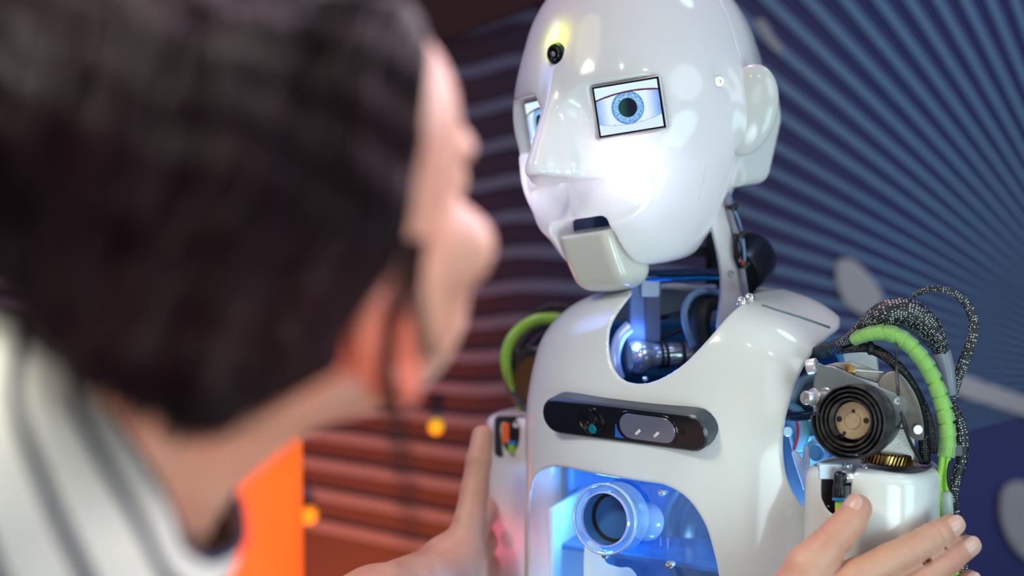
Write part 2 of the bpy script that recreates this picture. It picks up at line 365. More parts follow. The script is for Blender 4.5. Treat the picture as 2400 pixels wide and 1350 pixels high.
wl = link_mesh('wall_back', [(-2.6, YW, 0), (2.6, YW, 0), (2.6, YW, 3.2), (-2.6, YW, 3.2), (-2.6, YW + .1, 0), (2.6, YW + .1, 0), (2.6, YW + .1, 3.2), (-2.6, YW + .1, 3.2)], [(0, 1, 2, 3), (5, 4, 7, 6), (3, 2, 6, 7), (1, 0, 4, 5), (0, 3, 7, 4), (2, 1, 5, 6)], m_wall, None, False); wl['kind'] = 'structure'
fl = link_mesh('floor', [(-2.6, -1.5, -.02), (2.6, -1.5, -.02), (2.6, YW, -.02), (-2.6, YW, -.02), (-2.6, -1.5, 0), (2.6, -1.5, 0), (2.6, YW, 0), (-2.6, YW, 0)], [(3, 2, 1, 0), (4, 5, 6, 7), (0, 1, 5, 4), (2, 3, 7, 6), (1, 2, 6, 5), (3, 0, 4, 7)], mat('dark_exhibition_floor', (.05, .05, .06), .4, noise=.3, nscale=8), None, False); fl['kind'] = 'structure'
def ribbon(name, pts, hw, m, y, th=.006, parent=wl):
    p = np.asarray(pts, float); t = np.gradient(p, axis=0); t /= np.linalg.norm(t, axis=1)[:, None]; n = np.stack([-t[:, 1], t[:, 0]], 1); hw = np.broadcast_to(hw, (len(p),)); a = p + n * hw[:, None]; b = p - n * hw[:, None]
    v = [WP(u, w_, y - th) for u, w_ in a] + [WP(u, w_, y - th) for u, w_ in b] + [WP(u, w_, y + .001) for u, w_ in a] + [WP(u, w_, y + .001) for u, w_ in b]; k = len(p); f = []
    for i in range(k - 1): f += [(i, i + 1, k + i + 1, k + i), (2 * k + i, 2 * k + i + 1, i + 1, i), (k + i, k + i + 1, 3 * k + i + 1, 3 * k + i)]
    return link_mesh(name, v, f, m, parent, False)
FOC = np.array([2694., 894.]); ang = -16.0
while ang < 84:
    a = math.radians(ang); pts = []; hw = []
    if ang < 32:
        y1 = 894 - (2694 - 1270) * math.tan(a)
        for u in (-900, -300, 200, 600, 900, 1100, 1200): pts.append((u, 610 + (y1 - 610) * (.72 + .28 * (u - 200) / 1000) + (22 - (1200 - u) * .01 if u < 1190 else 8))); hw.append(14)
        pts.append((1290, 894 - (2694 - 1290) * math.tan(a) + 4)); hw.append(15)
        s0 = 1300; 
        for u in (1400, 1600, 1800, 2000, 2200, 2400, 2600):
            r = (2694 - u); bow = 22 * math.sin(math.pi * min(1, (u - 1290) / 1400)); pts.append((u, 894 - r * math.tan(a) - bow)); hw.append(.4 + r * .0095)
    else:
        for r in (2300, 2000, 1700, 1400, 1100, 900, 700, 500, 300, 120):
            bow = 26 * math.sin(math.pi * r / 2300); pts.append((2694 - r * math.cos(a) + bow * math.sin(a), 894 - r * math.sin(a) - bow * math.cos(a))); hw.append(.4 + r * .0095)
    ribbon('mural_ray', catmull(np.column_stack([pts, hw]), 4)[:, :2], catmull(np.column_stack([pts, hw]), 4)[:, 2], m_ray, YW); ang += 3.15
# pale branching shapes printed over the rays
m_cr = mat('cream_mural_shape', (.42, .38, .42), .6, noise=.35, nscale=6)
def blob(pts, parent=wl, y=YW - .008):
    q = catmull(pts, 5, True); v, f = slab([WP(u, w_, y) for u, w_ in q], np.array([0, .007, 0]), .001); return link_mesh('mural_shape', v, f, m_cr, parent, False)
blob([(1770, 50), (1790, 48), (1815, 85), (1835, 118), (1822, 122), (1795, 95)]); blob([(1960, 620), (2000, 610), (2045, 655), (2070, 700), (2030, 740), (1975, 700)])
blob([(2225, 860), (2260, 880), (2330, 905), (2400, 930), (2480, 960), (2480, 1010), (2400, 975), (2320, 950), (2240, 920)]); blob([(2350, 1150), (2400, 1130), (2460, 1180), (2460, 1330), (2390, 1300), (2350, 1230)])
# dark red upper panel, warm lamps at the lower left
tp = link_mesh('trim_1', *slab([WP(u, v_, YW - .08) for u, v_ in ((-700, -900), (1900, -900), (1900, -220), (1290, 2), (1050, 92), (600, 255), (-700, 760))], np.array([0, .05, 0]), .002), mat('dark_red_panel', (.035, .004, .006), .7), None, False); tp['kind'] = 'structure'
def glow_mat(name, c1, c2, s):
    m = mat(name, c1, .5); nt = m.node_tree; N = nt.nodes; L = nt.links; b = N['Principled BSDF']; tc = N.new('ShaderNodeTexCoord'); n = N.new('ShaderNodeTexNoise'); n.inputs['Scale'].default_value = 7; L.new(tc.outputs['Object'], n.inputs['Vector'])
    x = N.new('ShaderNodeMix'); x.data_type = 'RGBA'; x.inputs['A'].default_value = (*c1, 1); x.inputs['B'].default_value = (*c2, 1); L.new(n.outputs['Fac'], x.inputs['Factor']); L.new(x.outputs['Result'], b.inputs['Emission Color']); b.inputs['Emission Strength'].default_value = s; return m
lamp = empty('column_lamp', [WP(560, 1250, 2.12)[0], 2.12, 0], 'blurred orange glowing column lamp below the neck of the person', 'lamp')
c0_ = WP(565, 1300, 2.12); mb = MB(); mb.add(*lathe([c0_[0], 2.12, .06], [0, 0, 1], [(0, .04), (.01, .055), (c0_[2] + .10 - .06, .055), (c0_[2] + .14 - .06, .035), (c0_[2] + .15 - .06, .0001)], 32)); mb.build('lamp_shade', glow_mat('orange_glow', (.80, .09, .012), (1.0, .22, .025), .72), lamp)
mb = MB(); mb.add(*lathe([c0_[0], 2.12, 0], [0, 0, 1], [(0, .12), (.02, .12), (.03, .06), (.06, .045)], 32)); mb.build('lamp_base', M['black'], lamp)
il = WP(1022, 998, YW - .02); mb = MB(); mb.add(*lathe(il, [0, -1, 0], [(0, .007), (.01, .007), (.014, .005), (.015, .0001)], 20)); o = mb.build('indicator_light', glow_mat('yellow_glow', (.9, .5, .02), (.9, .5, .02), .45), None); tag(o, 'small yellow light on the dark wall by the raised thumb', 'light')
il = WP(725, 1205, YW - .02); mb = MB(); mb.add(*lathe(il, [0, -1, 0], [(0, .008), (.01, .008), (.014, .006), (.015, .0001)], 20)); o = mb.build('indicator_light', glow_mat('amber_glow', (1, .35, .02), (1, .35, .02), .5), None); tag(o, 'amber light low on the orange-lit wall', 'light')
spot('orange_wall_spot', (-.08, 1.70, .82), tuple(WP(700, 1240)), .05, 30, (1.0, .22, .02), 50, 1.0)
# ================================================================== ROBOT
PSI = math.radians(38)
RB = P(1640, 980, 1.78)                                  # torso centre at sensor height
EXB = np.array([math.cos(PSI), -math.sin(PSI), 0]); EYB = np.array([-math.sin(PSI), -math.cos(PSI), 0]); EZB = np.array([0, 0, 1.0])
TB = Fr(RB, EXB, EYB, EZB)
robot = empty('robot', (RB[0], RB[1], 0.0), 'white humanoid robot with square screen eyes, facing the dark-haired person', 'robot')

# head frame
def head_frame(o, yaw, pitch, roll):
    y = math.radians(yaw); ex = np.array([math.cos(y), -math.sin(y), 0]); ey = np.array([-math.sin(y), -math.cos(y), 0]); ez = np.array([0, 0, 1.0])
    ey, ez = rot(ey, ex, pitch), rot(ez, ex, pitch)       # + pitch looks down
    ex, ez = rot(ex, ey, roll), rot(ez, ey, roll)
    return Fr(o, ex, ey, ez)
HF = head_frame(P(1487, 232, 1.79), 41, 3, 9)
def eye_frame(s):
    a = math.radians(26); ex = np.array([math.cos(a), -s * math.sin(a), 0]); ey = np.array([s * math.sin(a), math.cos(a), 0])
    return np.array([51.0, 73.5, -8.5] if s > 0 else [-37.0, 71.0, -8.5]), ex, ey
def f_head_solid(p):
    q = HF.loc(p); x, y, z = q.T; xa = np.abs(x); qa = np.stack([xa, y, z], 1)
    d = ell(q, (0, -14, 14), (82, 97, 94))
    d = smin(d, ell(q, (0, 3, -8), (85, 88, 66)), 18)
    d = smin(d, ell(q, (0, 6, -34), (67, 82, 90)), 26)
    d = smin(d, ell(qa, (31, 58, -54), (26, 27, 30)), 22)                  # cheeks
    d = smin(d, ell(q, (0, 35, -90), (48, 52, 42)), 22)                    # muzzle / chin frame
    # eye hollows, brow stays proud
    d = smax(d, -ell(qa, (44, 93, -7), (33, 17, 21)), 9)
    # nose
    nose = cap(q, (0, 78, 24), (0, 117, -42), 5, 10)
    nose = smin(nose, cap(qa, (4, 76, 0), (24, 84, -52), 6, 13), 12)
    nose = smin(nose, cap(qa, (2, 80, 10), (9, 101, -44), 5, 12), 7)
    nose = smax(nose, (-(z + 58) + (y - 80) * 0.30) * 0.94, 1.6)
    d = smin(d, nose, 5)
    # smile crease
    d = d - 2.2 * np.exp(-((np.hypot(xa - 30, z + 52) - 36) / 5.0) ** 2) * (z < -40) * (y > 20) * np.clip((-40 - z) / 18, 0, 1)
    # seam to the back shell
    sy = -20 - 0.10 * z
    d = d + 1.6 * np.exp(-((y - sy) / 1.6) ** 2) - np.where(y > sy, 1.2, 0.0) * np.clip((y - sy) / 2, 0, 1)
    # ear roots
    ear = ell(qa, (79, -17, -21), (14, 15, 31))
    d = smin(d, ear, 9)
    d = smax(d, -ell(qa, (95, 6, 2), (12, 9, 14)), 8)
    return d
def f_mask(p):
    q = HF.loc(p); x, y, z = q.T; d = f_head_solid(p)
    for s in (1, -1):                                                       # screen pockets
        c, ex, ey = eye_frame(s); r = q - c; u = r @ ex; v = r @ ey; w_ = r[:, 2]
        b = rbox(np.stack([u, v, w_], 1), (0, 14, 0), (26.5, 22, 20.0), 4)
        d = smax(d, -b, 2.5)
    mo = rbox(q, (0, 90, -137), (27, 55, 56), 7)                            # mouth notch, open downwards
    mo = np.minimum(mo, rbox(q, (0, 70, -98), (26, 60, 16), 6))
    d = smax(d, -mo, 3)
    cam_ = np.linalg.norm((q - np.array([0, 0, 38]))[:, [0, 2]], axis=1) - 7.6
    d = smax(d, -smax(cam_, 70 - y, 1), 1.0)
    # lower rim: open underside
    d = smax(d, -(z + 122 + 0.0 * y), 6)
    return d / 1000.0
mask = iso('head_mask', f_mask, HF.o - 0.19, HF.o + 0.19, 0.0014, M['mask'], robot, 'glossy white face mask lit from inside', lip=1.6)

# ear discs, back plate
for s in (1, -1):
    def f_ear(p, s=s):
        q = HF.loc(p); q = q * np.array([s, 1, 1.0]); x, y, z = q.T
        a, b = (x - 87) * .80 - (y + 19) * .60 - .3 * (z + 22), (x - 87) * .60 + (y + 19) * .80
        d = ell(np.stack([a, b, z + 22 + .12 * a], 1), (0, 0, 0), (22, 10, 32)); d = smax(d, -(b - 14 + 0.012 * (a + 4) ** 2) * -1, 3)
        return d / 1000.0
    c = HF.w((s * 87, -19, -22)); iso('ear', f_ear, c - .05, c + .05, 0.001, M['mask'], robot, lip=1.6)
def f_back(p):
    q = HF.loc(p); x, y, z = q.T
    d = ell(q, (0, -30, 8), (76, 86, 86)); d = smax(d, y + 42, 4); d = smax(d, -(z + 64), 5); d = smin(d, 1e9 + 0 * d, 1)
    g = rbox(q, (0, -56, -38), (66, 38, 38), 8); g = smax(g, -.83 * (y + 88) - .55 * (z + 34), 3)
    return np.minimum(d, smax(g, y + 30, 3)) / 1000.0
iso('back_shell', f_back, HF.o - .15, HF.o + .15, 0.002, M['mask'], robot, lip=1.8)

# screens
def eye_material():
    m = bpy.data.materials.new('eye_picture'); m.use_nodes = True; nt = m.node_tree; N = nt.nodes; L = nt.links
    b = N['Principled BSDF']; b.inputs['Base Color'].default_value = (0.01, 0.01, 0.015, 1); b.inputs['Roughness'].default_value = 0.12
    uv = N.new('ShaderNodeUVMap'); sp = N.new('ShaderNodeSeparateXYZ'); L.new(uv.outputs[0], sp.inputs[0])
    def math_(op, a, b_=None, clamp=False):
        n = N.new('ShaderNodeMath'); n.operation = op; n.use_clamp = clamp
        for i, x in enumerate((a, b_)):
            if x is None: continue
            if isinstance(x, (int, float)): n.inputs[i].default_value = x
            else: L.new(x, n.inputs[i])
        return n.outputs[0]
    def mix(f, a, b_):
        n = N.new('ShaderNodeMix'); n.data_type = 'RGBA'
        L.new(f, n.inputs['Factor']) if not isinstance(f, float) else None
        for k, x in (('A', a), ('B', b_)):
            if isinstance(x, tuple): n.inputs[k].default_value = (*x, 1)
            else: L.new(x, n.inputs[k])
        return n.outputs['Result']
    def step(x, e, wd): return math_('DIVIDE', math_('SUBTRACT', x, e), wd, True)
    U = sp.outputs[0]; V = sp.outputs[1]          # millimetres-like: U 0..1.36, V 0..1
    du = math_('SUBTRACT', U, 0.66); dv = math_('SUBTRACT', V, 0.50)
    r = math_('SQRT', math_('ADD', math_('MULTIPLY', du, du), math_('MULTIPLY', dv, dv)))
    ang = math_('ARCTAN2', dv, du)
    cv = N.new('ShaderNodeCombineXYZ'); L.new(math_('MULTIPLY', ang, 4.2), cv.inputs[0]); L.new(math_('MULTIPLY', r, 9.0), cv.inputs[1])
    no = N.new('ShaderNodeTexNoise'); no.inputs['Scale'].default_value = 2.2; no.inputs['Detail'].default_value = 4; L.new(cv.outputs[0], no.inputs['Vector'])
    iris = mix(step(no.outputs['Fac'], 0.36, 0.22), (0.02, 0.22, 0.62), (0.38, 0.66, 0.92))
    iris = mix(step(r, 0.29, 0.07), iris, (0.03, 0.18, 0.60))
    n2 = N.new('ShaderNodeTexNoise'); n2.inputs['Scale'].default_value = 3.0; n2.inputs['Detail'].default_value = 3; L.new(uv.outputs[0], n2.inputs['Vector'])
    white = mix(step(math_('ABSOLUTE', du), 0.42, 0.3), (0.72, 0.88, 1.0), (0.12, 0.30, 0.80))
    white = mix(step(n2.outputs['Fac'], 0.5, 0.5), white, (0.60, 0.75, 0.98))
    col = mix(step(r, 0.345, 0.012), iris, white)
    pup = mix(step(math_('ADD', U, math_('MULTIPLY', n2.outputs['Fac'], 0.05)), 0.56, 0.16), (0.01, 0.07, 0.055), (0.004, 0.009, 0.02))
    col = mix(math_('SUBTRACT', 1.0, step(r, 0.198, 0.012)), col, pup)
    # lids
    fn = N.new('ShaderNodeTexNoise'); fn.inputs['Scale'].default_value = 42; L.new(uv.outputs[0], fn.inputs['Vector'])
    jag = math_('MULTIPLY', math_('SUBTRACT', fn.outputs['Fac'], 0.5), 0.05)
    upx = math_('SUBTRACT', U, 0.80)
    top = math_('ADD', math_('SUBTRACT', 0.815, math_('MULTIPLY', math_('MULTIPLY', upx, upx), 0.16)), math_('MULTIPLY', jag, 0.5))
    t1 = step(V, top, 0.006); col = mix(t1, col, (0.10, 0.015, 0.03)); t2 = step(V, math_('ADD', top, 0.034), 0.012); col = mix(t2, col, (0.70, 0.88, 0.97))
    lox = math_('SUBTRACT', U, 0.62); low = math_('ADD', math_('ADD', 0.155, math_('MULTIPLY', math_('MULTIPLY', lox, lox), 0.20)), jag)
    b1 = math_('SUBTRACT', 1.0, step(V, low, 0.006)); col = mix(b1, col, (0.22, 0.20, 0.42)); b2 = math_('SUBTRACT', 1.0, step(V, math_('SUBTRACT', low, 0.015), 0.02)); col = mix(b2, col, (0.68, 0.84, 0.96))
    L.new(col, b.inputs['Emission Color']); b.inputs['Emission Strength'].default_value = 0.95
    return m
EYE_M = eye_material()
for s in (1, -1):
    c, ex, ey = eye_frame(s); ez = np.array([0, 0, 1.0]); c = c + ey * (-3.5)
    W3 = lambda q: HF.w(q)
    X, Y, Z = HF.d(ex), HF.d(ey), HF.d(ez)
    v, f = box(HF.w(c - ey * 3), X, Z, Y, .0252, .0189, .003, .0012)
    fr = link_mesh('eye_screen', v, f, M['alu'], robot, False, 'small square screen showing a blue eye' if s > 0 else 'far screen half hidden behind the nose')
    v, f = box(HF.w(c + ey * 0.25), X, Z, Y, .0243, .0180, .0003, .0004); link_mesh('bezel', v, f, M['black_gloss'], fr, False)
    hw, hh = 22.9, 16.8; q = [c + ey * .75 + ex * (a * hw) + ez * (b_ * hh) for a, b_ in ((-1, -1), (1, -1), (1, 1), (-1, 1))]
    o = link_mesh('display', [HF.w(t) for t in q], [(0, 1, 2, 3)], EYE_M, fr, False, 'lit picture of a blue iris with a dark pupil')
    u = o.data.uv_layers.new(name='UVMap')
    for k, t in enumerate(((0, 0), (1.36, 0), (1.36, 1), (0, 1))): u.data[k].uv = t

# forehead camera
c0 = HF.w((0, 82, 38)); fwd = HF.R[1]; mb = MB()
mb.add(*lathe(c0, fwd, [(-.006, .0075), (0, .0075), (.001, .0072)], 28)); fc = mb.build('forehead_camera', mat('green_circuit_board', (0.01, 0.06, 0.05), .3, noise=.6, nscale=900), robot, label='small dark lens in a green-black socket')
mb = MB(); mb.add(*lathe(c0 + fwd * .001 + HF.R[0] * .001, fwd, [(0, .0052), (.003, .0052), (.0034, .0048), (.003, .0036), (.0015, .003), (.0018, .001)], 28)); mb.build('lens_barrel', M['black_gloss'], fc)
mb = MB(); mb.add(*lathe(c0 + fwd * .002, fwd, [(0, .0022), (.0008, .0020), (.0012, .001), (.0013, .0001)], 20)); mb.build('lens', M['chrome'], fc)
# temple screw
def march(f, u, v, d0=1.45):
    d = d0
    for _ in range(90):
        s = f(P(u, v, d)[None])[0]; d += s * .7
        if abs(s) < 5e-5: break
    return P(u, v, d)
sx = march(lambda p: f_head_solid(p) / 1000, 1682, 192); ax = nrm(HF.d((1, .45, .05))); mb = MB()
mb.add(*lathe(sx - ax * .002, ax, [(0, .0038), (.0035, .0038), (.0042, .0034), (.0042, .0020), (.003, .0018)], 24)); mb.build('temple_screw', M['chrome'], robot, label='small steel socket screw in front of the ear')

# jaw
def f_jaw(p):
    q = HF.loc(p); x, y, z = q.T
    d = rbox(q, (0, 64, -108), (24.5, 22, 26), 10)
    d = smin(d, ell(q, (0, 50, -121), (24, 20, 15)), 9)
    d = smax(d, -(z + 86 - (y - 60) * -0.10) * -1, 2.5) if False else smax(d, (z + 89 + (y - 60) * 0.12), 2.5)
    d = smax(d, (y + (-(z + 90)) * 0.42 - 90), 10)
    return d / 1000
iso('jaw', f_jaw, HF.w((0, 55, -105)) - .06, HF.w((0, 55, -105)) + .06, 0.001, M['jaw'], robot, 'ivory moving lower jaw', lip=1.6)
mb = MB(); X, Y, Z = HF.R; mb.add(*box(HF.w((0, 50, -86)), X, Y, Z, .026, .012, .012, .002)); mb.build('mouth_lining', M['blue_rod'], robot)

# lamps behind the mask (real lights in the head, glowing through the plastic)
for s in (1, -1):
    point('cheek_lamp', HF.w((s * 34, 66, -48)), 0.008, 0.12, (0.80, 0.76, 1.0))
point('forehead_led', HF.w((-1, 84, 52)), 00.002, 0.012, (1.0, 0.9, 0.0))
point('head_lamp', HF.w((0, 20, -30)), 0.01, 0.09, (0.62, 0.55, 1.0))
# ------------------------------------------------------------------ torso
NECK_P = catmull([(1482, 690), (1442, 745), (1428, 790), (1434, 850), (1460, 888), (1500, 899), (1545, 889), (1600, 855), (1655, 800), (1705, 742), (1745, 706), (1776, 680)], 6)
NECK_P = np.concatenate([NECK_P, [(1760, 560), (1600, 520), (1490, 560)]])
ARM_P = np.concatenate([catmull([(1968, 770), (1938, 795), (1908, 825), (1878, 872), (1856, 930), (1840, 990), (1836, 1050), (1842, 1105), (1858, 1150), (1880, 1183), (1905, 1196)], 6), [(1960, 1215), (2300, 1215), (2300, 600), (1990, 600)]])
WIN_P = np.concatenate([catmull([(1246, 1480), (1242, 1300), (1243, 1180), (1256, 1120), (1285, 1097), (1325, 1096), (1400, 1112), (1500, 1128), (1560, 1138), (1612, 1170), (1652, 1228), (1672, 1290), (1685, 1350), (1700, 1480)], 6), [(1690, 1700), (1260, 1700)]])
NECK_M = Mask2(NECK_P); ARM_M = Mask2(ARM_P); WIN_M = Mask2(WIN_P)
def torso_solid(p):
    q = TB.loc(p); x, y, z = q.T; xa = np.abs(x)
    a = 134 - 0.0 * z; n = 2.5
    top = 97 - np.maximum(xa - 30, 0) * 0.13 - (np.maximum(xa - 60, 0) / 70) ** 2 * 20
    sh = np.clip((z + 10) / 100, 0, 1)
    a = 134 - 22 * sh ** 2; b = 96 - 26 * sh ** 1.5 + 4 * np.clip(-z / 300, 0, 1)
    k = ((xa / a) ** n + (np.abs(y) / b) ** n) ** (1 / n)
    d = (k - 1) * np.minimum(a, b) * 0.95
    return smax(d, (z - top) * 0.9, 26)
def f_torso(p):
    q = TB.loc(p); x, y, z = q.T; o = torso_solid(p); d = np.maximum(o, -(o + 4.5))
    d = smax(d, -(o + 4.5), 1.5)
    uv, dep = pix(p); mm = dep / F_PX * 1000
    nk = NECK_M(uv) * mm; nk = smax(nk, -y - 30, 3)                   # front half of the neck opening
    nk2 = rbox(q, (-4, -16, 110), (46, 40, 60), 20)
    d = smax(d, -nk, 2.2); d = smax(d, -nk2, 2.2)
    ar = ARM_M(uv) * mm; ar = smax(ar, -(x - 20), 1); d = smax(d, -ar, 2.2)
    wn = WIN_M(uv) * mm; wn = smax(wn, -y, 1); d = smax(d, -wn, 1.6)
    d = smax(d, z - 200, 1); d = smax(d, -(z + 330), 1)
    return d / 1000
torso = iso('torso_shell', f_torso, RB + np.array([-.21, -.21, -.345]), RB + np.array([.21, .21, .13]), 0.0018, M['shell'], robot, 'glossy white chest shell with round neck opening', lip=1.9, proj=3)
# clear belly window, 1.5 mm sheet just inside the shell
def f_win(p):
    q = TB.loc(p); x, y, z = q.T; o = torso_solid(p); uv, dep = pix(p); mm = dep / F_PX * 1000
    d = np.abs(o + 3.5) - 0.9; d = smax(d, WIN_M(uv) * mm - 3, .6); d = smax(d, -y, 1); d = smax(d, -(z + 250), 1)
    tc = TUBE_C_LOC; r = q - tc; ra = np.linalg.norm(r - (r @ TUBE_AX)[:, None] * TUBE_AX, axis=1) - 24; return smax(d, -ra, 1) / 1000
TUBE_AX = nrm(np.array([0.10, 1.0, 0.05])); TUBE_C_LOC = TB.loc(P(1440, 1212, 1.70)[None])[0]
m_win = mat('clear_belly_window', (0.55, 0.78, 1.0), 0.04, alpha=0.05, coat=0.2)
iso('belly_window', f_win, RB + np.array([-.2, -.2, -.27]), RB + np.array([.2, .2, -.02]), 0.0016, m_win, robot, 'clear curved cover over the blue-lit belly', lip=2.0)

# insides of the trunk: back wall, side panel, drum, tube with lens, screws
m_in = mat('blue_lit_inner_wall', (0.08, 0.28, 0.62), 0.35, noise=0.35, nscale=16)  # blue of the belly light put into the wall colour
def f_inner(p):
    q = TB.loc(p); x, y, z = q.T; o = torso_solid(p) + 12
    d = np.abs(o) - 2.6; d = smax(d, y - 6 + 0 * x, 2); d = smax(d, z - 64, 2); return smax(smax(d, -(z + 320), 2), x - 92, 2) / 1000
iso('inner_back_wall', f_inner, RB + np.array([-.2, -.2, -.34]), RB + np.array([.2, .2, .1]), 0.003, m_in, robot, 'blue-lit back wall inside the trunk', lip=2)
W = TB.w; X, Y, Z = TB.R
mb = MB(); mb.add(*box(W((-97, 30, -200)), nrm(X * .35 + Y * .94), Z, X, .050, .135, .002, .004)); mb.build('side_panel', mat('white_side_panel', (.85, .9, .95), .3), robot)
mb = MB(); mb.add(*box(W((0, -6, -98)), X, Y, Z, .10, .06, .002, .006)); mb.add(*box(W((0, -42, -96)), X, Z, Y, .11, .10, .002, .01)); mb.build('drum_plate', mat('blue_plate', (.03, .16, .45), .25, noise=.3, nscale=60), robot)
# drum (loudspeaker) with rings
sc_ = W((12, -30, -92)); sax = TB.d(TUBE_AX); mb = MB()
mb.add(*lathe(sc_, sax, [(0, .060), (.006, .060), (.008, .057), (.008, .053), (.004, .050), (.0035, .046), (.007, .043), (.0065, .040), (.001, .036), (-.006, .020), (-.004, .016), (.000, .010), (.002, .004), (.0022, .0001)], 48))
mb.build('loudspeaker', mat('dark_cone', (.04, .07, .13), .25), robot, label='round dark loudspeaker deep in the belly')
tc = TB.w(TUBE_C_LOC); tb = empty  # clear tube proud of the window
mb = MB(); mb.add(*lathe(tc - sax * .022, sax, [(.016, .0245), (.032, .0245), (.0352, .0250), (.0352, .0190), (.033, .0185), (.016, .0185)], 56, close=True))
m_ring = mat('clear_tube_plastic', (.45, .75, 1.0), .05, alpha=.22, coat=.6); lt = mb.build('lens_tube', m_ring, robot, sharp=50, label='short clear plastic tube standing proud of the belly')
mb = MB(); mb.add(*lathe(tc + sax * .0135, sax, [(-.001, .0254), (.001, .0254), (.0018, .0246), (.001, .0238), (-.001, .0238)], 56, close=True)); mb.build('tube_rim', mat('frosted_rim', (.5, .68, 1.0), .15, alpha=.8, coat=.6), lt)
mb = MB(); mb.add(*lathe(tc + sax * .0138, sax, [(-.001, .0196), (.001, .0192), (.001, .0184), (-.001, .0184)], 48, close=True)); mb.build('inner_rim', mat('lilac_rim', (.45, .5, 1.0), .15, coat=.6), lt)
mb = MB(); mb.add(*lathe(tc - sax * .028, sax, [(0.004, .0001), (.005, .005), (.004, .008), (.010, .011), (.018, .0148), (.030, .0178), (.040, .0182), (.040, .0184), (.028, .0182)], 48)); mb.build('tube_interior', mat('blue_lit_lens_interior', (.05, .16, .42), .25), lt)  # lamp light cannot get in here, so the colour carries it
mb = MB()
for h, r in ((.000, .0166), (-.010, .0136)): mb.add(*lathe(tc + sax * h, sax, [(-.0014, r + .0014), (.0014, r + .0014), (.0014, r - .0014), (-.0014, r - .0014)], 40, close=True))
mb.build('seal_ring', M['rubber'], lt)
bt = P(1522, 1222, 1.735); mb = MB(); mb.add(*lathe(bt, nrm(sax + Z * .1), [(0, .012), (.004, .014), (.010, .0128), (.016, .009), (.020, .004), (.0205, .0001)], 32)); mb.build('bulb', mat('glass_bulb', (.6, .8, 1.0), .08, alpha=.35, coat=1), robot, label='clear domed bulb inside the belly')
for (u, v, d_) in ((1551, 1154, 1.70), (1570, 1323, 1.685), (1418, 1300, 1.72)):
    mb = MB(); mb.add(*lathe(P(u, v, d_) , Y, [(-.004, .0022), (.0, .003), (.0014, .0026), (.002, .0012), (.0006, .0011)], 16)); mb.build('window_screw', M['chrome'], robot)
mb = MB(); mb.add(*slab(PP(catmull([(1372, 1480), (1370, 1282), (1410, 1286), (1420, 1318), (1450, 1330), (1490, 1345), (1540, 1480)], 4), 1.735), FW * .002)); mb.build('lower_bracket', mat('pale_bracket', (.75, .86, .95), .35), robot)
point('belly_lamp', W((-55, 45, -60)), .01, 0.25, (0.08, 0.36, 1.0)); point('belly_lamp_low', W((30, 30, -190)), .012, 0.3, (0.1, 0.42, 1.0))
point('neck_lamp', W((-36, 30, 56)), .014, 0.08, (0.12, 0.3, 1.0)); point('shoulder_lamp', W((95, 10, 10)), .01, 0.03, (0.2, 0.65, 1.0)); point('flank_fill', W((104, 34, -92)), .012, .8, (0.25, 0.6, 1.0)); point('side_glow', W((-90, 66, -170)), .01, 0.25, (0.5, 0.75, 1.0))  # the flank light is added to lift the lower chest from within

# ------------------------------------------------------------------ depth-sensor bar on the chest
def on_torso(u, v):
    "point where the view ray through u,v meets the chest, found by marching"
    d = 1.4
    for _ in range(80):
        s = torso_solid(P(u, v, d)[None])[0] / 1000; d += s * .7
        if abs(s) < 1e-4: break
    return P(u, v, d)
bl, br = on_torso(1318, 962), on_torso(1652, 1004); bx = nrm(br - bl); bn = nrm(np.cross(Z, bx)); bn = bn if np.dot(bn, FW) < 0 else -bn; bz = np.cross(bx, bn); bz = bz if bz[2] > 0 else -bz; bn, bz = nrm(bn - .20 * bz), nrm(bz + .20 * bn)
bc = (bl + br) / 2 + bn * .012; L_ = np.linalg.norm(br - bl) / 2 + .0095; H_ = .0138
def stadium(c, hl, r, n=10): return [c + bx * (hl - r + r * math.cos(math.radians(a))) + bz * r * math.sin(math.radians(a)) for a in np.linspace(-90, 90, n)] + [c + bx * (-(hl - r) + r * math.cos(math.radians(a))) + bz * r * math.sin(math.radians(a)) for a in np.linspace(90, 270, n)]
mb = MB(); mb.add(*slab(stadium(bc, L_, H_), -bn * .016, .0014)); bar = mb.build('sensor_bar', mat('charcoal_sensor_case', (.045, .055, .075), .3, .2), robot, label='long black rounded sensor bar across the chest')
mb = MB(); mb.add(*slab(stadium(bc - bn * .0163, L_ - .002, H_ - .0002), -bn * .022, .001)); mb.build('bar_base', mat('blue_lit_base', (.01, .2, .75), .3), bar)  # base coloured blue for the blue light it reflects
mb = MB(); mb.add(*slab(stadium(bc + bn * .0008, L_ - .0014, H_ - .0016), -bn * .002, .0003)); mb.build('front_glass', M['black_gloss'], bar)
def sb(k, dz=0): return bc + bx * (k * L_) + bz * dz + bn * .0009
mb = MB(); mb.add(*lathe(sb(-.36), bn, [(-.001, .0108), (.0012, .0104), (.0015, .0095), (.0006, .0080), (-.0005, .006), (.0008, .0045), (.0012, .002), (.0013, .0001)], 36)); le = mb.build('camera_lens', M['black_gloss'], bar, label='round dark lens left of centre')
mb = MB(); mb.add(*lathe(sb(-.355, -.0055), bn, [(.0012, .0035), (.0022, .0028), (.0023, .0001)], 18)); mb.build('lens_glint', mat('teal_glint_paint', (.0, .16, .22), .1), le)  # teal glint on the lens, painted as a small dome
mb = MB(); mb.add(*slab(stadium(sb(.30) + bn * .0004, .0262, .0112), -bn * .002, .0005)); pw = mb.build('projector_window', M['black_gloss'], bar)
mb = MB(); mb.add(*slab(stadium(sb(.31) + bn * .0008, .0235, .0093), -bn * .001, .0003)); mb.build('window_glass', mat('smoky_glass', (.17, .18, .26), .12, .3), pw)
mb = MB()
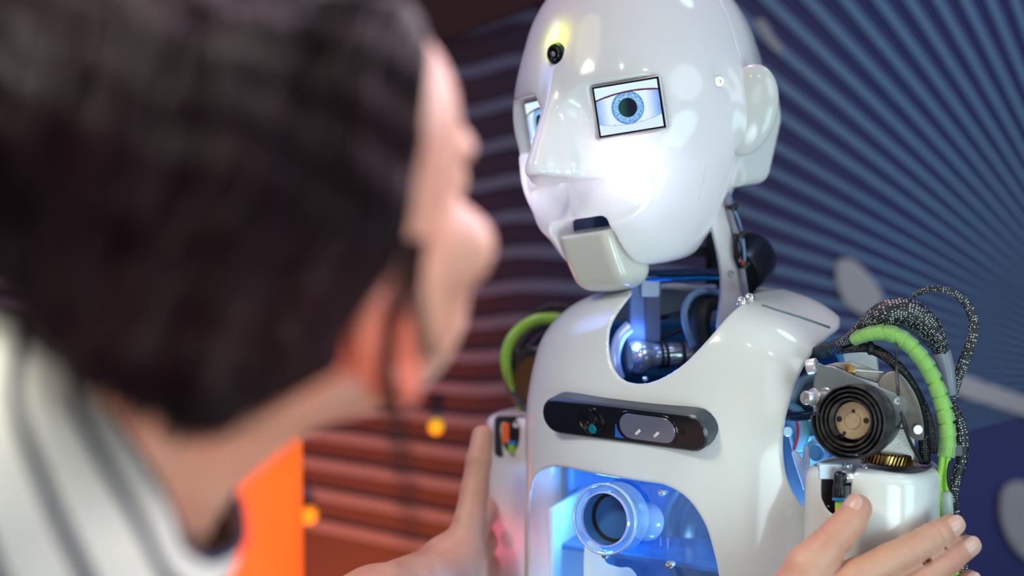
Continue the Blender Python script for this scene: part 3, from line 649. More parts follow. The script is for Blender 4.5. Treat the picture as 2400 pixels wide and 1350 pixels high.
for k, h in ((.20, -.0035), (.42, -.0035)): mb.add(*cyl(sb(k, h) + bn * .0006 + (-bx * .7 - bz * .6) * .0028, sb(k, h) + bn * .0006 + (bx * .7 + bz * .6) * .0028, .0011, 12))
mb.build('emitter', mat('pale_emitter', (.75, .72, .66), .3), pw)
mb = MB(); mb.add(*lathe(sb(.72), bn, [(0, .0024), (.0006, .0024), (.0006, .0017), (-.0004, .0012), (.0004, .0008), (.0004, .0001)], 20)); mb.build('small_lens', M['black'], bar)
mb = MB(); mb.add(*slab([sb(-.10, -.010) , sb(.06, -.010), sb(.04, .0), sb(-.08, 0.0)][::-1], -bn * .0006, .0002)); mb.build('logo_plate', mat('blue_reflecting_panel', (.01, .12, .5), .25), bar)

# seam of the separate back plate along the shoulder and its two screws
sp = np.array([on_torso(u, v) for u, v in catmull([(1786, 716), (1825, 729), (1880, 746), (1944, 768)], 6)])
v, f = tube(sp, .0011, 8); link_mesh('shoulder_seam', v, f, mat('grey_seam', (.16, .2, .24), .6), robot)
for (u, v_) in ((1739, 708), (1757, 700)):
    q = on_torso(u, v_); mb = MB(); mb.add(*lathe(q, -FW + Z * .6, [(-.003, .0038), (.0015, .0038), (.003, .003), (.0038, .0016), (.004, .0001)], 20)); mb.build('dome_screw', M['chrome'], robot)
# ------------------------------------------------------------------ neck mechanics
def plate(name, pts, d, th, m, parent=robot, label=None, n=4, smoothp=True, bev=.0006, dirv=None):
    q = catmull(pts, n, True) if smoothp else pts
    v, f = slab(PP(q, d), (FW if dirv is None else np.asarray(dirv)) * th, bev); return link_mesh(name, v, f, m, parent, False, label)
# right-hand side plate of the neck: nearly facing the camera, its long edge towards the left
pts = [(1640, 470), (1668, 528), (1684, 592), (1692, 650), (1691, 700), (1688, 790), (1756, 790), (1744, 705), (1732, 640), (1722, 585), (1712, 530), (1700, 480), (1690, 440)]
npl = plate('neck_plate', catmull(pts, 3, True), 1.775, .0035, M['alu'], label='pale aluminium side plate of the neck', smoothp=False, dirv=nrm(FW - .7 * RX))
mb = MB(); mb.add(*lathe(P(1713, 641, 1.7755), -FW, [(-.002, .0026), (.001, .0026), (.0022, .002), (.0024, .0012), (.0012, .0011)], 20)); mb.build('neck_bolt', M['chrome'], npl)
mb = MB(); mb.add(*cyl(P(1765, 600, 1.84), P(1722, 645, 1.81), .020, 32)); mb.build('neck_motor', M['black'], robot, label='round black motor behind the neck plate')
cable('neck_cable', [P(1700, 440, 1.775), P(1706, 475, 1.772), P(1716, 520, 1.770), P(1728, 556, 1.769), P(1735, 600, 1.769), P(1741, 650, 1.769), P(1750, 705, 1.772)], [.0023, .0023, .0023, .0022, .0024, .0026, .0026], M['braid_grey'], robot, label='grey braided cable tied to the neck plate')
cable('neck_wire', [P(1708, 440, 1.78), P(1716, 480, 1.778), P(1732, 520, 1.778), P(1740, 556, 1.774), P(1745, 600, 1.776), P(1742, 640, 1.776)], .0011, M['hose_blue'], robot)
cable('heat_shrink', [P(1724, 555, 1.767), P(1728, 580, 1.766), P(1732, 610, 1.766), P(1737, 628, 1.767)], [.002, .0034, .0034, .002], M['black_gloss'], robot)
cable('red_wire', [P(1737, 612, 1.763), P(1741, 615, 1.762), P(1742, 620, 1.763)], .0010, M['red'], robot, label='tiny red wire end')
for (u, v_) in ((1713, 488), (1731, 553), (1740, 625)):
    mb = MB(); mb.add(*lathe(P(u, v_, 1.770), UPV + .2 * RX, [(-.0012, .0042), (-.0009, .0046), (.0009, .0046), (.0012, .0042)], 16)); mb.add(*box(P(u + 10, v_ - 6, 1.768), RX, UPV, FW, .0022, .0016, .0014, .0005)); mb.build('cable_tie', M['black'], robot)
mb = MB(); mb.add(*box(P(1666, 610, 1.85), RX, UPV, FW, .0042, .026, .006, .001)); mb.add(*box(P(1640, 590, 1.85), RX, UPV, FW, .013, .004, .004, .001)); mb.build('rear_post', M['black'], robot)
# cross rods
mb = MB(); mb.add(*cyl(P(1480, 643, 1.80), P(1690, 639, 1.785), .0032)); mb.build('cross_rod', M['blue_rod'], robot, label='dark rod across the neck')
mb = MB(); mb.add(*cyl(P(1490, 655, 1.795), P(1690, 652, 1.782), .0017)); mb.build('blue_rod', mat('shiny_blue_rod', (.0, .16, .5), .12, .7), robot)
# front bracket
lb = plate('front_bracket', [(1487, 640), (1478, 700), (1476, 760), (1468, 810), (1474, 850), (1500, 872), (1530, 850), (1545, 800), (1546, 720), (1547, 640)], 1.80, .006, mat('blue_lit_steel', (.22, .30, .48), .3, .5, noise=.2), label='steel front bracket carrying the neck', n=4, dirv=nrm(FW - .35 * RX))  # steel colour holds the blue light falling on it
mb = MB(); mb.add(*box(P(1524, 672, 1.795), RX, UPV, FW, .0066, .0075, .003, .0012)); mb.build('spacer_block', M['milky'], lb)
mb = MB(); mb.add(*box(P(1530, 745, 1.796), RX, UPV, FW, .0055, .018, .002, .001)); mb.build('grey_pad', M['grey_pad'], lb)
cable('flange', [P(1476, 765, 1.775), P(1453, 790, 1.77), P(1441, 830, 1.767), P(1443, 862, 1.765), P(1452, 890, 1.765)], .0022, mat('lilac_edge', (.55, .58, .75), .25, .4), robot, flat=2.2)
# shaft with hub
mb = MB(); mb.add(*lathe(P(1482, 838, 1.782), nrm(P(1680, 822, 1.80) - P(1482, 838, 1.782)), [(-.004, .004), (-.003, .011), (.002, .0140), (.009, .0130), (.012, .0102), (.018, .0090), (.06, .0086), (.0605, .008), (.08, .008)], 36)); sh = mb.build('neck_shaft', M['chrome'], robot, sharp=50, label='polished steel shaft at the neck base')
sax2 = nrm(P(1680, 822, 1.80) - P(1482, 838, 1.782))
for u in (1549, 1562, 1602):
    c_ = P(1482, 838, 1.782) + sax2 * ((u - 1482) * 1.79 / F_PX); mb = MB(); mb.add(*lathe(c_, sax2, [(-.0009, .0088), (-.0009, .0101), (.0009, .0101), (.0009, .0088)], 28, close=True)); mb.build('o_ring', M['rubber'], sh)
cable('grey_hose', [P(1625, 812, 1.77), P(1609, 770, 1.765), P(1604, 730, 1.765), P(1618, 697, 1.77), P(1650, 682, 1.785), P(1700, 690, 1.80)], .0026, M['hose_blue'], robot, label='grey-blue hose looping at the neck')
cable('black_loop', [P(1655, 830, 1.79), P(1640, 780, 1.79), P(1640, 735, 1.79), P(1660, 705, 1.80), P(1700, 700, 1.82)], .0085, M['rubber'], robot, label='thick black cable loop beside the shaft')
for a, b in (((1535, 748, 1.81), (1625, 727, 1.80)), ((1535, 800, 1.80), (1615, 764, 1.80)), ((1580, 812, 1.80), (1650, 775, 1.79))):
    mb = MB(); mb.add(*cyl(P(*a), P(*b), .0017, 12)); mb.build('black_rod', M['black'], robot)
mb = MB(); mb.add(*lathe(P(1512, 888, 1.765), -FW + UPV, [(-.002, .002), (.0006, .002), (.0012, .0012), (.0013, .0001)], 14)); mb.build('collar_screw', M['chrome'], robot)
def f_floor(p):
    q = TB.loc(p); o = torso_solid(p) + 8; return smax(np.abs(q[:, 2] - 16 + 0 * q[:, 1]) - 3, o, 1) / 1000
iso('inner_deck', f_floor, RB - .17, RB + .17, .003, mat('dark_blue_deck', (.012, .035, .10), .25, noise=.4, nscale=40), robot, lip=1.8, levels=4)
# ------------------------------------------------------------------ near arm (picture right)
RA = np.array([0, 0, 1.0]); AC = P(2048, 1090, 1.66)
NOT_P = np.array([(1937, 1040), (1936, 1096), (1927, 1108), (1926, 1161), (1931, 1177), (1941, 1195), (1957, 1206), (1985, 1208), (1994, 1198), (1995, 1116), (2004, 1102), (2010, 1040)], float); NOT_M = Mask2(catmull(NOT_P, 4, True))
AF = Fr(AC, EXB * .85 + np.array([1, 0, 0]) * .4, np.cross(RA, EXB * .85 + np.array([1, 0, 0]) * .4) * -1, RA)
def arm_solid(q, r=44.5, n=2.8):
    x, y, z = q.T; rr = r + np.clip(-z, 0, 400) * 0.004
    return ((np.abs(x) ** n + np.abs(y) ** n) ** (1 / n) - rr) * .93
def f_arm(p):
    q = AF.loc(p); x, y, z = q.T; o = arm_solid(q); o = smax(o, z - 2 - 3 * np.cos(x / 18), 9); d = smax(o, -(o + 4), 1)
    hole = smax(arm_solid(q) + 7, -(z + 8), 2)
    rim = smax(arm_solid(q) + 7 - 6 * np.clip((y - 0) / 40, 0, 1), -(z + 2), 4)
    d = smax(d, -hole, 2); d = smax(d, -smax(arm_solid(q) + 9, -(z + 20), 1), 1.5)
    uv, dep = pix(p); nt = NOT_M(uv) * dep / F_PX * 1000; nt = smax(nt, -y - 0, 1) ; d = smax(d, -nt, 2)
    return smax(d, -(z + 150), 1) / 1000
def front_y_sign(): return 1 if np.dot(AF.R[1], FW) < 0 else -1
if front_y_sign() < 0: AF.R[1] *= -1
arm = iso('upper_arm_shell', f_arm, AC + np.array([-.056, -.056, -.155]), AC + np.array([.056, .056, .02]), .001, M['shell'], robot, 'glossy white upper arm shell held by a hand', lip=1.7, proj=3)
# inside the notch
mb = MB(); mb.add(*lathe(AF.w((0, 0, -6)), RA, [(0, .0395), (.002, .0405), (.004, .0395)], 48)); cp = mb.build('arm_cap', M['steel_plate'], robot, label='grey steel cap plate inside the arm top')
for k, (u, v_) in enumerate(((1983, 1091), (2024, 1086), (2026, 1095))):
    mb = MB(); mb.add(*lathe(P(u, v_, 1.632 if v_ > 1090 else 1.65) , RA, [(-.001, .0026), (.0004, .0024), (.0008, .0015), (-.0002, .0012)], 12)); mb.build('countersunk_screw', M['chrome'], cp)
mb = MB(); mb.add(*box(P(1957, 1104, 1.640), RX, UPV, FW, .0115, .0052, .006, .001)); mb.build('pale_block', mat('pale_block_metal', (.5, .6, .68), .35, .3), robot)
mb = MB(); mb.add(*box(P(1955, 1172, 1.648), RX, UPV, FW, .016, .0145, .002, .001)); bd = mb.build('maroon_board', M['dark_plate'], robot, label='dark board seen through the arm notch')
mb = MB(); mb.add(*lathe(P(1941, 1187, 1.6455), -FW, [(0, .0012), (.0008, .001), (.001, .0001)], 12)); mb.build('board_screw', M['chrome'], bd)
D0 = 1.622
mb = MB(); mb.add(*lathe(P(1966, 1167, D0), UPV, [(0, .0040), (.0004, .0042), (.0075, .0042), (.0085, .0036), (.0130, .0035), (.0155, .0033), (.0172, .0024), (.0180, .0010), (.0181, .0001)], 28))
mb.add(*cyl(P(1966, 1120, D0), P(1981, 1118, D0 + .001), .0034)); ef = mb.build('elbow_fitting', M['black'], robot, label='black elbow air fitting with blue collar')
mb = MB(); mb.add(*cyl(P(1979, 1118, D0 + .001), P(1996, 1117, D0 + .003), .0043)); mb.build('chrome_nut', M['chrome'], ef)
mb = MB(); mb.add(*lathe(P(1966, 1173, D0), UPV, [(0, .0040), (.0004, .0044), (.0016, .0044), (.0020, .0040)], 28)); mb.build('blue_collar', M['blue_plastic'], ef)
mb = MB(); mb.add(*cyl(P(1967, 1260, D0), P(1966, 1172, D0), .0026)); gt = mb.build('air_tube', M['green'], robot)
mb = MB(); mb.add(*lathe(P(1968, 1212, D0), UPV, [(0, .0031), (.0068, .0031)], 24)); yt = mb.build('number_tag', M['yellow'], gt, label='yellow tag ring numbered 4')
# the 4 on the tag, lying on its side
for a, b in (((1965.0, 1200.5), (1971.5, 1196.0)), ((1965.0, 1200.5), (1966.5, 1194.5)), ((1964.5, 1196.8), (1973.0, 1198.5))):
    mb = MB(); mb.add(*cyl(P(*a, D0 - .0032), P(*b, D0 - .0032), .0002, 6)); mb.build('digit_stroke', M['black'], yt)
mb = MB(); mb.add(*cyl(P(1986, 1230, D0 + .006), P(1986, 1138, D0 + .006), .0026)); mb.build('clear_tube', M['milky'], robot)

# gear, gearbox, brackets, spiral spring
gc = P(2078, 1070, 1.655); gax = nrm(np.array([.10, 0, 1.0])); mb = MB(); NT = 44; prof_v = []; gf = []
gu = nrm(np.cross([0, 1, 0], gax)); gw = np.cross(gax, gu); rows = [(-.0042, 0), (-.003, 1), (0, 1), (.003, 1), (.0042, 0)]
for ri, (h, t) in enumerate(rows):
    for j in range(NT * 4):
        a = 2 * math.pi * (j + ri * 1.1) / (NT * 4); r = .0172 + (.0022 if (j % 4) in (1, 2) else 0) * (1 if t else .4) - (0 if t else .0008); prof_v.append(gc + gax * h + r * (math.cos(a) * gu + math.sin(a) * gw))
n4 = NT * 4
for ri in range(4): gf += [(ri * n4 + j, ri * n4 + (j + 1) % n4, (ri + 1) * n4 + (j + 1) % n4, (ri + 1) * n4 + j) for j in range(n4)]
gf += [tuple(range(n4 - 1, -1, -1)), tuple(4 * n4 + j for j in range(n4))]; mb.add(prof_v, gf)
m_gear = mat('greased_brass', (.62, .42, .13), .25, 1.0, nscale=22, col2=(.10, .07, .045)); mb.build('brass_gear', m_gear, robot, sharp=20, label='brass worm gear ring above the arm')
sx3 = nrm(np.array([-math.sin(math.radians(28)), -math.cos(math.radians(28)), .08]))  # spring axis, towards the viewer
spc = P(2003, 985, 1.622); su = nrm(np.cross([0, 0, 1], sx3)); sv = np.cross(sx3, su)
if np.dot(su, RX) < 0: su = -su
def SP(r, deg, h=0): return spc + r * (math.cos(math.radians(deg)) * su + math.sin(math.radians(deg)) * sv) + sx3 * h
# gearbox body behind the spring
mb = MB(); mb.add(*lathe(spc - sx3 * .030, sx3, [(0.0, .018), (0.0, .0225), (0.016, .0240), (.020, .0235)], 40)); gb = mb.build('gearbox', mat('dark_cast_steel', (.09, .085, .085), .35, .6, noise=.5, nscale=30), robot, label='dark round gearbox behind the spring')
mb = MB(); mb.add(*box(P(2082, 1030, 1.66), RX, FW, UPV, .016, .014, .013, .003)); mb.build('gearbox_foot', M['steel_plate'], robot)
# spiral band
turns, r0, r1 = 4.15, .0136, .0262; N_ = 260; vs = []; fs = []
for i in range(N_ + 1):
    t = i / N_; a = 230 - 360 * turns * t; r = r0 + (r1 - r0) * t ** 1.05
    if t > .97: r += (t - .97) * .03
    for (dr, h) in ((-.00065, -.011), (.00065, -.011), (.00065, .0105), (.0003, .011), (-.0003, .011), (-.00065, .0105)): vs.append(SP(r + dr, a, h - (.002 if False else 0)))
for i in range(N_):
    for j in range(6): fs.append((i * 6 + j, i * 6 + (j + 1) % 6, (i + 1) * 6 + (j + 1) % 6, (i + 1) * 6 + j))
fs += [(0, 1, 2, 3, 4, 5)[::-1], tuple(N_ * 6 + j for j in range(6))]
mb = MB(); mb.add(vs, fs); spr = mb.build('spiral_spring', M['black_steel'], robot, sharp=40, label='flat black spiral spring around a brass hub')
a_end = 230 - 360 * turns; e0 = SP(r1, a_end); 
# band tail up to the bolt
bolt_c = P(1912, 936, 1.615)
tl = catmull([SP(.0265, 172), P(1931, 975, 1.632), P(1926, 955, 1.632), P(1934, 938, 1.632), P(1944, 935, 1.634)], 8); v, f = tube(tl, .0009, 6, flat=11, up=sx3); link_mesh('spring_tail', v, f, M['black_steel'], robot)
mb = MB(); mb.add(*lathe(spc, sx3, [(-.018, .0128), (.0030, .0128), (.0036, .0122), (.0036, .0062), (.0030, .0060), (.0030, .0054), (.0040, .0052), (.0040, .0001)], 48)); hub = mb.build('brass_hub', M['brass_dull'], robot, label='round brass hub with two holes and a slot')
for a in (178, 4):
    mb = MB(); mb.add(*lathe(SP(.0095, a, .0032), sx3, [(0, .0020), (.0007, .0020), (.0007, .0001)], 18)); mb.build('hub_hole', M['black'], hub)  # black disc stands for the dark inside of the hole
for a, r, hw, hl in ((238, .0118, .0011, .0026), (88, .0064, .0011, .0012)):
    c_ = SP(r, a, .0033); rd = nrm(SP(r + .01, a) - SP(r, a)); td = np.cross(sx3, rd); mb = MB(); mb.add(*box(c_, rd, td, sx3, hl, hw, .0006)); mb.build('key_slot', M['black'], hub)
# bolt
bx3 = nrm(sx3 * 1.0 - RX * .55); b0 = P(1938, 930, 1.640); mb = MB()
mb.add(*lathe(b0, bx3, [(0, .0056), (.001, .0064), (.002, .0056), (.0022, .0036), (.0125, .0036), (.0127, .0058), (.0133, .0063), (.0145, .0058), (.0147, .0047), (.0215, .0047), (.0222, .0043), (.0222, .0026), (.0195, .0022)], 32)); mb.build('socket_bolt', M['steel'], robot, sharp=40, label='steel socket head bolt with washers')
# front bracket plate (blue light put into its colour) behind the spring
pd = 1.650; bp_ = catmull([(1911, 862), (1935, 858), (1962, 862), (2040, 898), (2110, 928), (2126, 945), (2122, 972), (2100, 1000), (2080, 1040), (2040, 1060), (1990, 1050), (1915, 1014)], 3, True)
brk = plate('bracket_plate', bp_, [1.636 - (x - 2003) * .000155 for x, y in bp_], .004, mat('blue_lit_plate', (.33, .40, .42), .38, .65, noise=.2, nscale=30, bump=.2, bscale=800), label='flat steel bracket plate behind the spring', smoothp=False)
mb = MB(); mb.add(*lathe(P(2103, 940, 1.6200), -FW, [(-.001, .0022), (.0006, .0022), (.0006, .0013), (-.0004, .0012)], 20)); mb.build('plate_hole', M['chrome'], brk)
mb = MB(); mb.add(*cyl(P(1893, 861, 1.655), P(1915, 857, 1.652), .0055)); mb.build('spacer_tube', M['alu'], robot)
top_ = plate('top_plate', [(1935, 858), (1960, 851), (2000, 848), (2056, 868), (2100, 890), (2064, 900), (2000, 880), (1965, 862)], 1.652, .010, M['steel_plate'], n=3, smoothp=False)
# rear curved plate with black rim
rp = catmull([(2060, 905), (2072, 880), (2095, 870), (2118, 884), (2146, 925), (2162, 975), (2166, 1020), (2158, 1032), (2138, 1026), (2128, 1000), (2112, 960), (2090, 930)], 5, True)
rpl = plate('curved_plate', rp, [1.654 - (x - 2003) * .000155 for x, y in rp], .004, M['steel_plate'], label='curved grey steel plate with a round pin', smoothp=False)
plate('curved_rim', [(x + 6, y - 4) for x, y in rp], [1.6585 - (x - 2003) * .000155 for x, y in rp], .006, M['black'], smoothp=False)
mb = MB(); mb.add(*lathe(P(2151, 1007, 1.6305), -FW, [(-.001, .0034), (.0012, .0034), (.0016, .003), (.0016, .0001)], 28)); mb.build('round_pin', M['alu'], rpl)
mb = MB(); mb.add(*box(P(2100, 1040, 1.650), RX, UPV, FW, .012, .011, .006, .002)); mb.add(*cyl(P(2112, 1018, 1.655), P(2116, 1024, 1.645), .0028)); mb.build('lower_block', M['steel_plate'], robot)
mb = MB(); mb.add(*cyl(P(1984, 870, 1.645), P(2004, 869, 1.645), .0028))
for k in range(6): mb.add(*lathe(P(1979 + k * 3.6, 866 + k * .3, 1.645), RX, [(-.0004, .003), (0, .0040 - k * .00015), (.0004, .003)], 16))
wm = mb.build('brass_worm', M['brass'], robot, label='small brass worm at the top of the bracket')
mb = MB(); mb.add(*cyl(P(2004, 868, 1.645), P(2070, 873, 1.648), .0008, 10)); mb.build('worm_rod', M['alu'], wm)
mb = MB(); mb.add(*cyl(P(2101, 855, 1.640), P(2105, 925, 1.616), .0012, 10)); mb.build('steel_rod', M['black_steel'], robot)
mb = MB(); mb.add(*cyl(P(2101, 800, 1.645), P(2101, 860, 1.640), .0009, 10)); mb.build('thin_rod', M['black'], robot)
cable('thin_cable', [P(2112, 965, 1.612), P(2122, 1005, 1.615), P(2138, 1045, 1.625), P(2160, 1082, 1.65)], .0012, M['rubber'], robot)

# ------------------------------------------------------------------ things seen in the shoulder opening
m_cy = mat('pale_blue_metal', (.45, .62, .75), .3, .3); m_sh = mat('slate_disc', (.16, .2, .28), .4, .2)
ra_ = catmull([(1908, 882), (1880, 892), (1860, 925), (1850, 965)], 6); v, f = tube(PP(ra_, 1.70), .0062, 16, flat=.6); link_mesh('motor_ring', v, f, m_cy, robot, label='pale ring inside the shoulder opening')  # blue light on the ring is in its pale blue colour
mb = MB(); mb.add(*cyl(P(1902, 930, 1.70), P(1918, 925, 1.73), .017)); mb.build('shoulder_disc', m_sh, robot)
plate('shoulder_back_plate', [(1840, 900), (1905, 870), (1935, 1000), (1930, 1200), (1890, 1196), (1855, 1150), (1838, 1060)], 1.725, .003, mat('slate_blue_plate', (.05, .07, .12), .4, noise=.3))
wc = [mat('pale_blue_ribbon', (.35, .65, .85), .35, transl=.2), M['red'], mat('teal_ribbon', (.1, .45, .5), .35)]
for k, (dx, m_) in enumerate(((0, wc[0]), (7, wc[0]), (13, wc[2]), (-5, wc[1]))):
    cable('ribbon_wire', [P(1842 + dx * .3, 950 - dx * .5, 1.69), P(1862 + dx, 965 - dx * .4, 1.685), P(1876 + dx, 990, 1.685), P(1878 + dx, 1020, 1.685), P(1868 + dx, 1055, 1.69)], .0012 if k else .0018, m_, robot, flat=1.6)
plate('white_hook', [(1856, 1062), (1868, 1058), (1882, 1075), (1884, 1050), (1893, 1042), (1898, 1070), (1899, 1140), (1893, 1152), (1884, 1148), (1878, 1130)], 1.68, .004, mat('white_clip', (.72, .8, .95), .3), label='white plastic hook in the shoulder opening', n=3)
mb = MB(); mb.add(*lathe(P(1846, 1010, 1.69), -FW, [(-.004, .004), (.001, .004), (.002, .003), (.002, .0001)], 16)); mb.add(*cyl(P(1850, 1012, 1.692), P(1862, 1060, 1.692), .0013)); mb.build('pipe_clip', m_cy, robot)
mb = MB(); mb.add(*lathe(P(1905, 1060, 1.72), -FW + RX * .3, [(-.01, .010), (.002, .012), (.006, .010), (.007, .006), (.003, .005)], 28)); mb.build('motor_cap', m_cy, robot)
plate('back_shoulder_panel', [(1968, 840), (1990, 820), (2040, 828), (2056, 848), (2062, 1060), (1940, 1080), (1930, 1000), (1940, 880)], 1.80, .004, M['shell'], n=3, label='white rear shoulder panel')

# ------------------------------------------------------------------ cables over the near arm
def Q(l): return [P(*t) for t in l]
mmpx = 1.66 / F_PX
cable('cable_bundle', Q([(1862, 868, 1.70), (1890, 842, 1.69), (1930, 822, 1.68), (1972, 806, 1.672)]), np.array([14, 17, 17, 15]) * mmpx, M['braid_blue'], robot, label='dark cable bundle leaving the chest')
for (u, v_) in ((1935, 820), (1960, 811)):
    mb = MB(); mb.add(*lathe(P(u, v_, 1.679), RX + UPV * .42, [(-.0016, .0053), (-.0012, .0057), (.0012, .0057), (.0016, .0053)], 20)); mb.build('bundle_tie', M['rubber'], robot)
cable('braided_sleeve', Q([(1962, 808, 1.672), (1990, 795, 1.67), (2030, 763, 1.665), (2075, 737, 1.66), (2122, 733, 1.66), (2162, 757, 1.662), (2190, 792, 1.665), (2208, 832, 1.668)]), np.array([11, 17, 29, 42, 46, 43, 34, 20]) * mmpx, M['braid'], robot, seg=28, flat=.75, label='wide black braided sleeve with white flecks')
cable('grey_sleeve', Q([(2206, 826, 1.668), (2214, 850, 1.668), (2222, 888, 1.668), (2228, 925, 1.67)]), np.array([23, 21, 18, 15]) * mmpx, mat('grey_heat_shrink', (.20, .21, .26), .35), robot, label='grey heat-shrink sleeve')
cable('braided_loop', Q([(2140, 692, 1.68), (2180, 678, 1.68), (2225, 682, 1.68), (2262, 708, 1.682), (2281, 750, 1.684), (2277, 800, 1.684), (2258, 850, 1.684), (2242, 900, 1.684), (2236, 940, 1.684)]), np.array([6, 8, 8, 11, 12, 13, 14, 11, 7]) * mmpx, M['braid_thin'], robot, flat=.3, up=FW, label='thin braided loop arching over the arm')
gp = [(1998, 797, 1.662), (2035, 783, 1.655), (2078, 780, 1.65), (2118, 797, 1.647), (2152, 830, 1.645), (2180, 872, 1.645), (2202, 925, 1.645), (2217, 980, 1.645), (2221, 1030, 1.646), (2218, 1062, 1.647)]
cable('lime_hose', Q(gp), np.array([7, 12, 13, 14, 14, 15, 15, 15, 14, 13]) * mmpx, M['green'], robot, label='lime green air hoses in a spiral wrap')
gq = catmull(Q(gp), 14); t_, U_, W_ = frames(gq); sel = np.linspace(6, len(gq) - 4, 15).astype(int)
for k in sel:
    c_ = gq[k]; tt = nrm(t_[k] + U_[k] * .22); rr = (.0036 + .0016 * min(1, k / 30)); 
    mb = MB(); mb.add(*lathe(c_, tt, [(-.0042, rr + .0001), (-.0036, rr + .0005), (.0030, rr + .0009), (.0042, rr + .0003)], 24, close=False)); mb.build('spiral_wrap_turn', M['wrap'], robot)
for dx, dr in ((-6, 0), (7, .004)):
    cable('air_hose', Q([(2216 + dx, 1050, 1.648 + dr), (2212 + dx, 1090, 1.65 + dr), (2208 + dx * 1.2, 1130, 1.652 + dr), (2212 + dx, 1175, 1.653 + dr), (2222 + dx, 1230, 1.655 + dr), (2232 + dx, 1300, 1.657 + dr), (2234 + dx, 1400, 1.658 + dr)]), 8 * mmpx, M['green'], robot)
v, f = tube(Q([(2216, 1152, 1.655), (2219, 1205, 1.656)]), 23 * mmpx, 24, flat=.7); link_mesh('hose_clamp', v, f, M['milky'], robot, label='milky plastic clamp around the hoses')
cable('black_cable', Q([(1965, 822, 1.675), (2020, 815, 1.668), (2062, 824, 1.662), (2110, 868, 1.66), (2150, 925, 1.66), (2176, 990, 1.662), (2186, 1060, 1.665)]), np.array([9, 11, 11, 12, 12, 12, 12]) * mmpx, M['braid_dark'], robot, label='black cable under the green hose')
cable('braided_cable', Q([(2038, 818, 1.663), (2085, 842, 1.655), (2122, 880, 1.653), (2148, 930, 1.654), (2162, 985, 1.658), (2168, 1085, 1.665)]), np.array([10, 12, 13, 14, 14, 14]) * mmpx, M['braid_dark'], robot)
mb = MB(); mb.add(*lathe(P(2040, 816, 1.663), RX, [(-.0018, .0042), (-.001, .0048), (.001, .0048), (.0018, .0042)], 18)); mb.build('bundle_tie', M['rubber'], robot)
cable('side_braid', Q([(2228, 945, 1.668), (2246, 985, 1.668), (2255, 1030, 1.668), (2252, 1080, 1.668), (2240, 1125, 1.668), (2234, 1170, 1.668), (2246, 1230, 1.668), (2256, 1300, 1.668), (2250, 1400, 1.668)]), np.array([10, 14, 15, 15, 13, 12, 12, 13, 13]) * mmpx, M['braid_thin'], robot, label='braided cable running down behind the hose')
cable('thin_black_wire', Q([(2226, 1080, 1.652), (2222, 1120, 1.65), (2226, 1145, 1.645), (2240, 1165, 1.642), (2241, 1195, 1.645)]), .0009, M['rubber'], robot)
mb = MB(); mb.add(*box(P(2190, 1010, 1.668), RX, UPV, FW, .006, .012, .004, .002)); mb.add(*box(P(2242, 1055, 1.665), RX, UPV, FW, .0035, .004, .004, .001)); mb.build('hose_bracket', mat('dark_grey_bracket', (.08, .08, .10), .35), robot)

# ------------------------------------------------------------------ far arm (picture left)
FC = P(1262, 985, 1.90); FF = Fr(FC, AF.R[0], AF.R[1], RA); OV_M = Mask2(catmull([(1190, 985), (1210, 983), (1218, 1005), (1214, 1045), (1196, 1062), (1182, 1045), (1179, 1005)], 5, True))
def f_farm(p):
    q = FF.loc(p); x, y, z = q.T; o = arm_solid(q, 38); o = smax(o, z - 6, 10); d = smax(o, -(o + 4), 1)
    uv, dep = pix(p); ov = smax(OV_M(uv) * dep / F_PX * 1000, -y, 1); d = smax(d, -ov, 1.5); return smax(d, -(z + 190), 1) / 1000
iso('far_arm_shell', f_farm, FC + np.array([-.056, -.056, -.195]), FC + np.array([.056, .056, .02]), .0016, M['shell'], robot, 'white far upper arm shell tinted pink', lip=1.7)
mb = MB(); mb.add(*box(P(1198, 1022, 1.876), RX, UPV, FW, .013, .016, .002, .004)); ib = mb.build('far_board', M['black'], robot)
mb = MB(); mb.add(*box(P(1185, 1015, 1.870), RX, UPV, FW, .0028, .0075, .003, .001)); mb.build('orange_connector', M['orange'], ib, label='orange block in the far arm opening')
mb = MB(); mb.add(*cyl(P(1199, 1034, 1.869), P(1199, 1040, 1.869), .0036)); mb.build('blue_ring', M['blue_plastic'], ib)
mb = MB(); mb.add(*cyl(P(1198, 1062, 1.869), P(1199, 1040, 1.869), .0028)); mb.build('green_stub', M['green'], ib)
mb = MB(); mb.add(*lathe(P(1209, 995, 1.866), -FW, [(0, .0026), (.001, .0022), (.0012, .0001)], 16)); mb.build('far_screw', M['chrome'], ib)
cable('far_green_hose', Q([(1345, 757, 1.92), (1300, 747, 1.915), (1250, 752, 1.91), (1208, 782, 1.905), (1187, 825, 1.905), (1188, 870, 1.905), (1202, 910, 1.91), (1222, 960, 1.91)]), np.array([12, 13, 13, 13, 13, 12, 9, 8]) * 1.9 / F_PX, M['green'], robot, label='lime green hose arching over the far shoulder')
for l, r_, m_ in (([(1235, 770, 1.93), (1258, 735, 1.93), (1300, 718, 1.93), (1350, 730, 1.93)], 8, 'rubber'), ([(1215, 860, 1.93), (1228, 800, 1.93), (1262, 770, 1.93), (1320, 765, 1.93)], 8, 'rubber'), ([(1240, 880, 1.92), (1240, 830, 1.92), (1268, 790, 1.92), (1310, 775, 1.92)], 9, 'rubber'), ([(1205, 800, 1.925), (1205, 870, 1.925), (1222, 930, 1.92), (1232, 970, 1.92)], 5, 'rubber')):
    cable('far_black_cable', Q(l), r_ * 1.9 / F_PX, M[m_], robot)
mb = MB(); mb.add(*lathe(P(1252, 890, 1.90), sx3, [(-.02, .024), (0, .026), (.002, .024), (.001, .020), (0.001, .0001)], 32)); fs_ = mb.build('far_spring', M['black_steel'], robot)
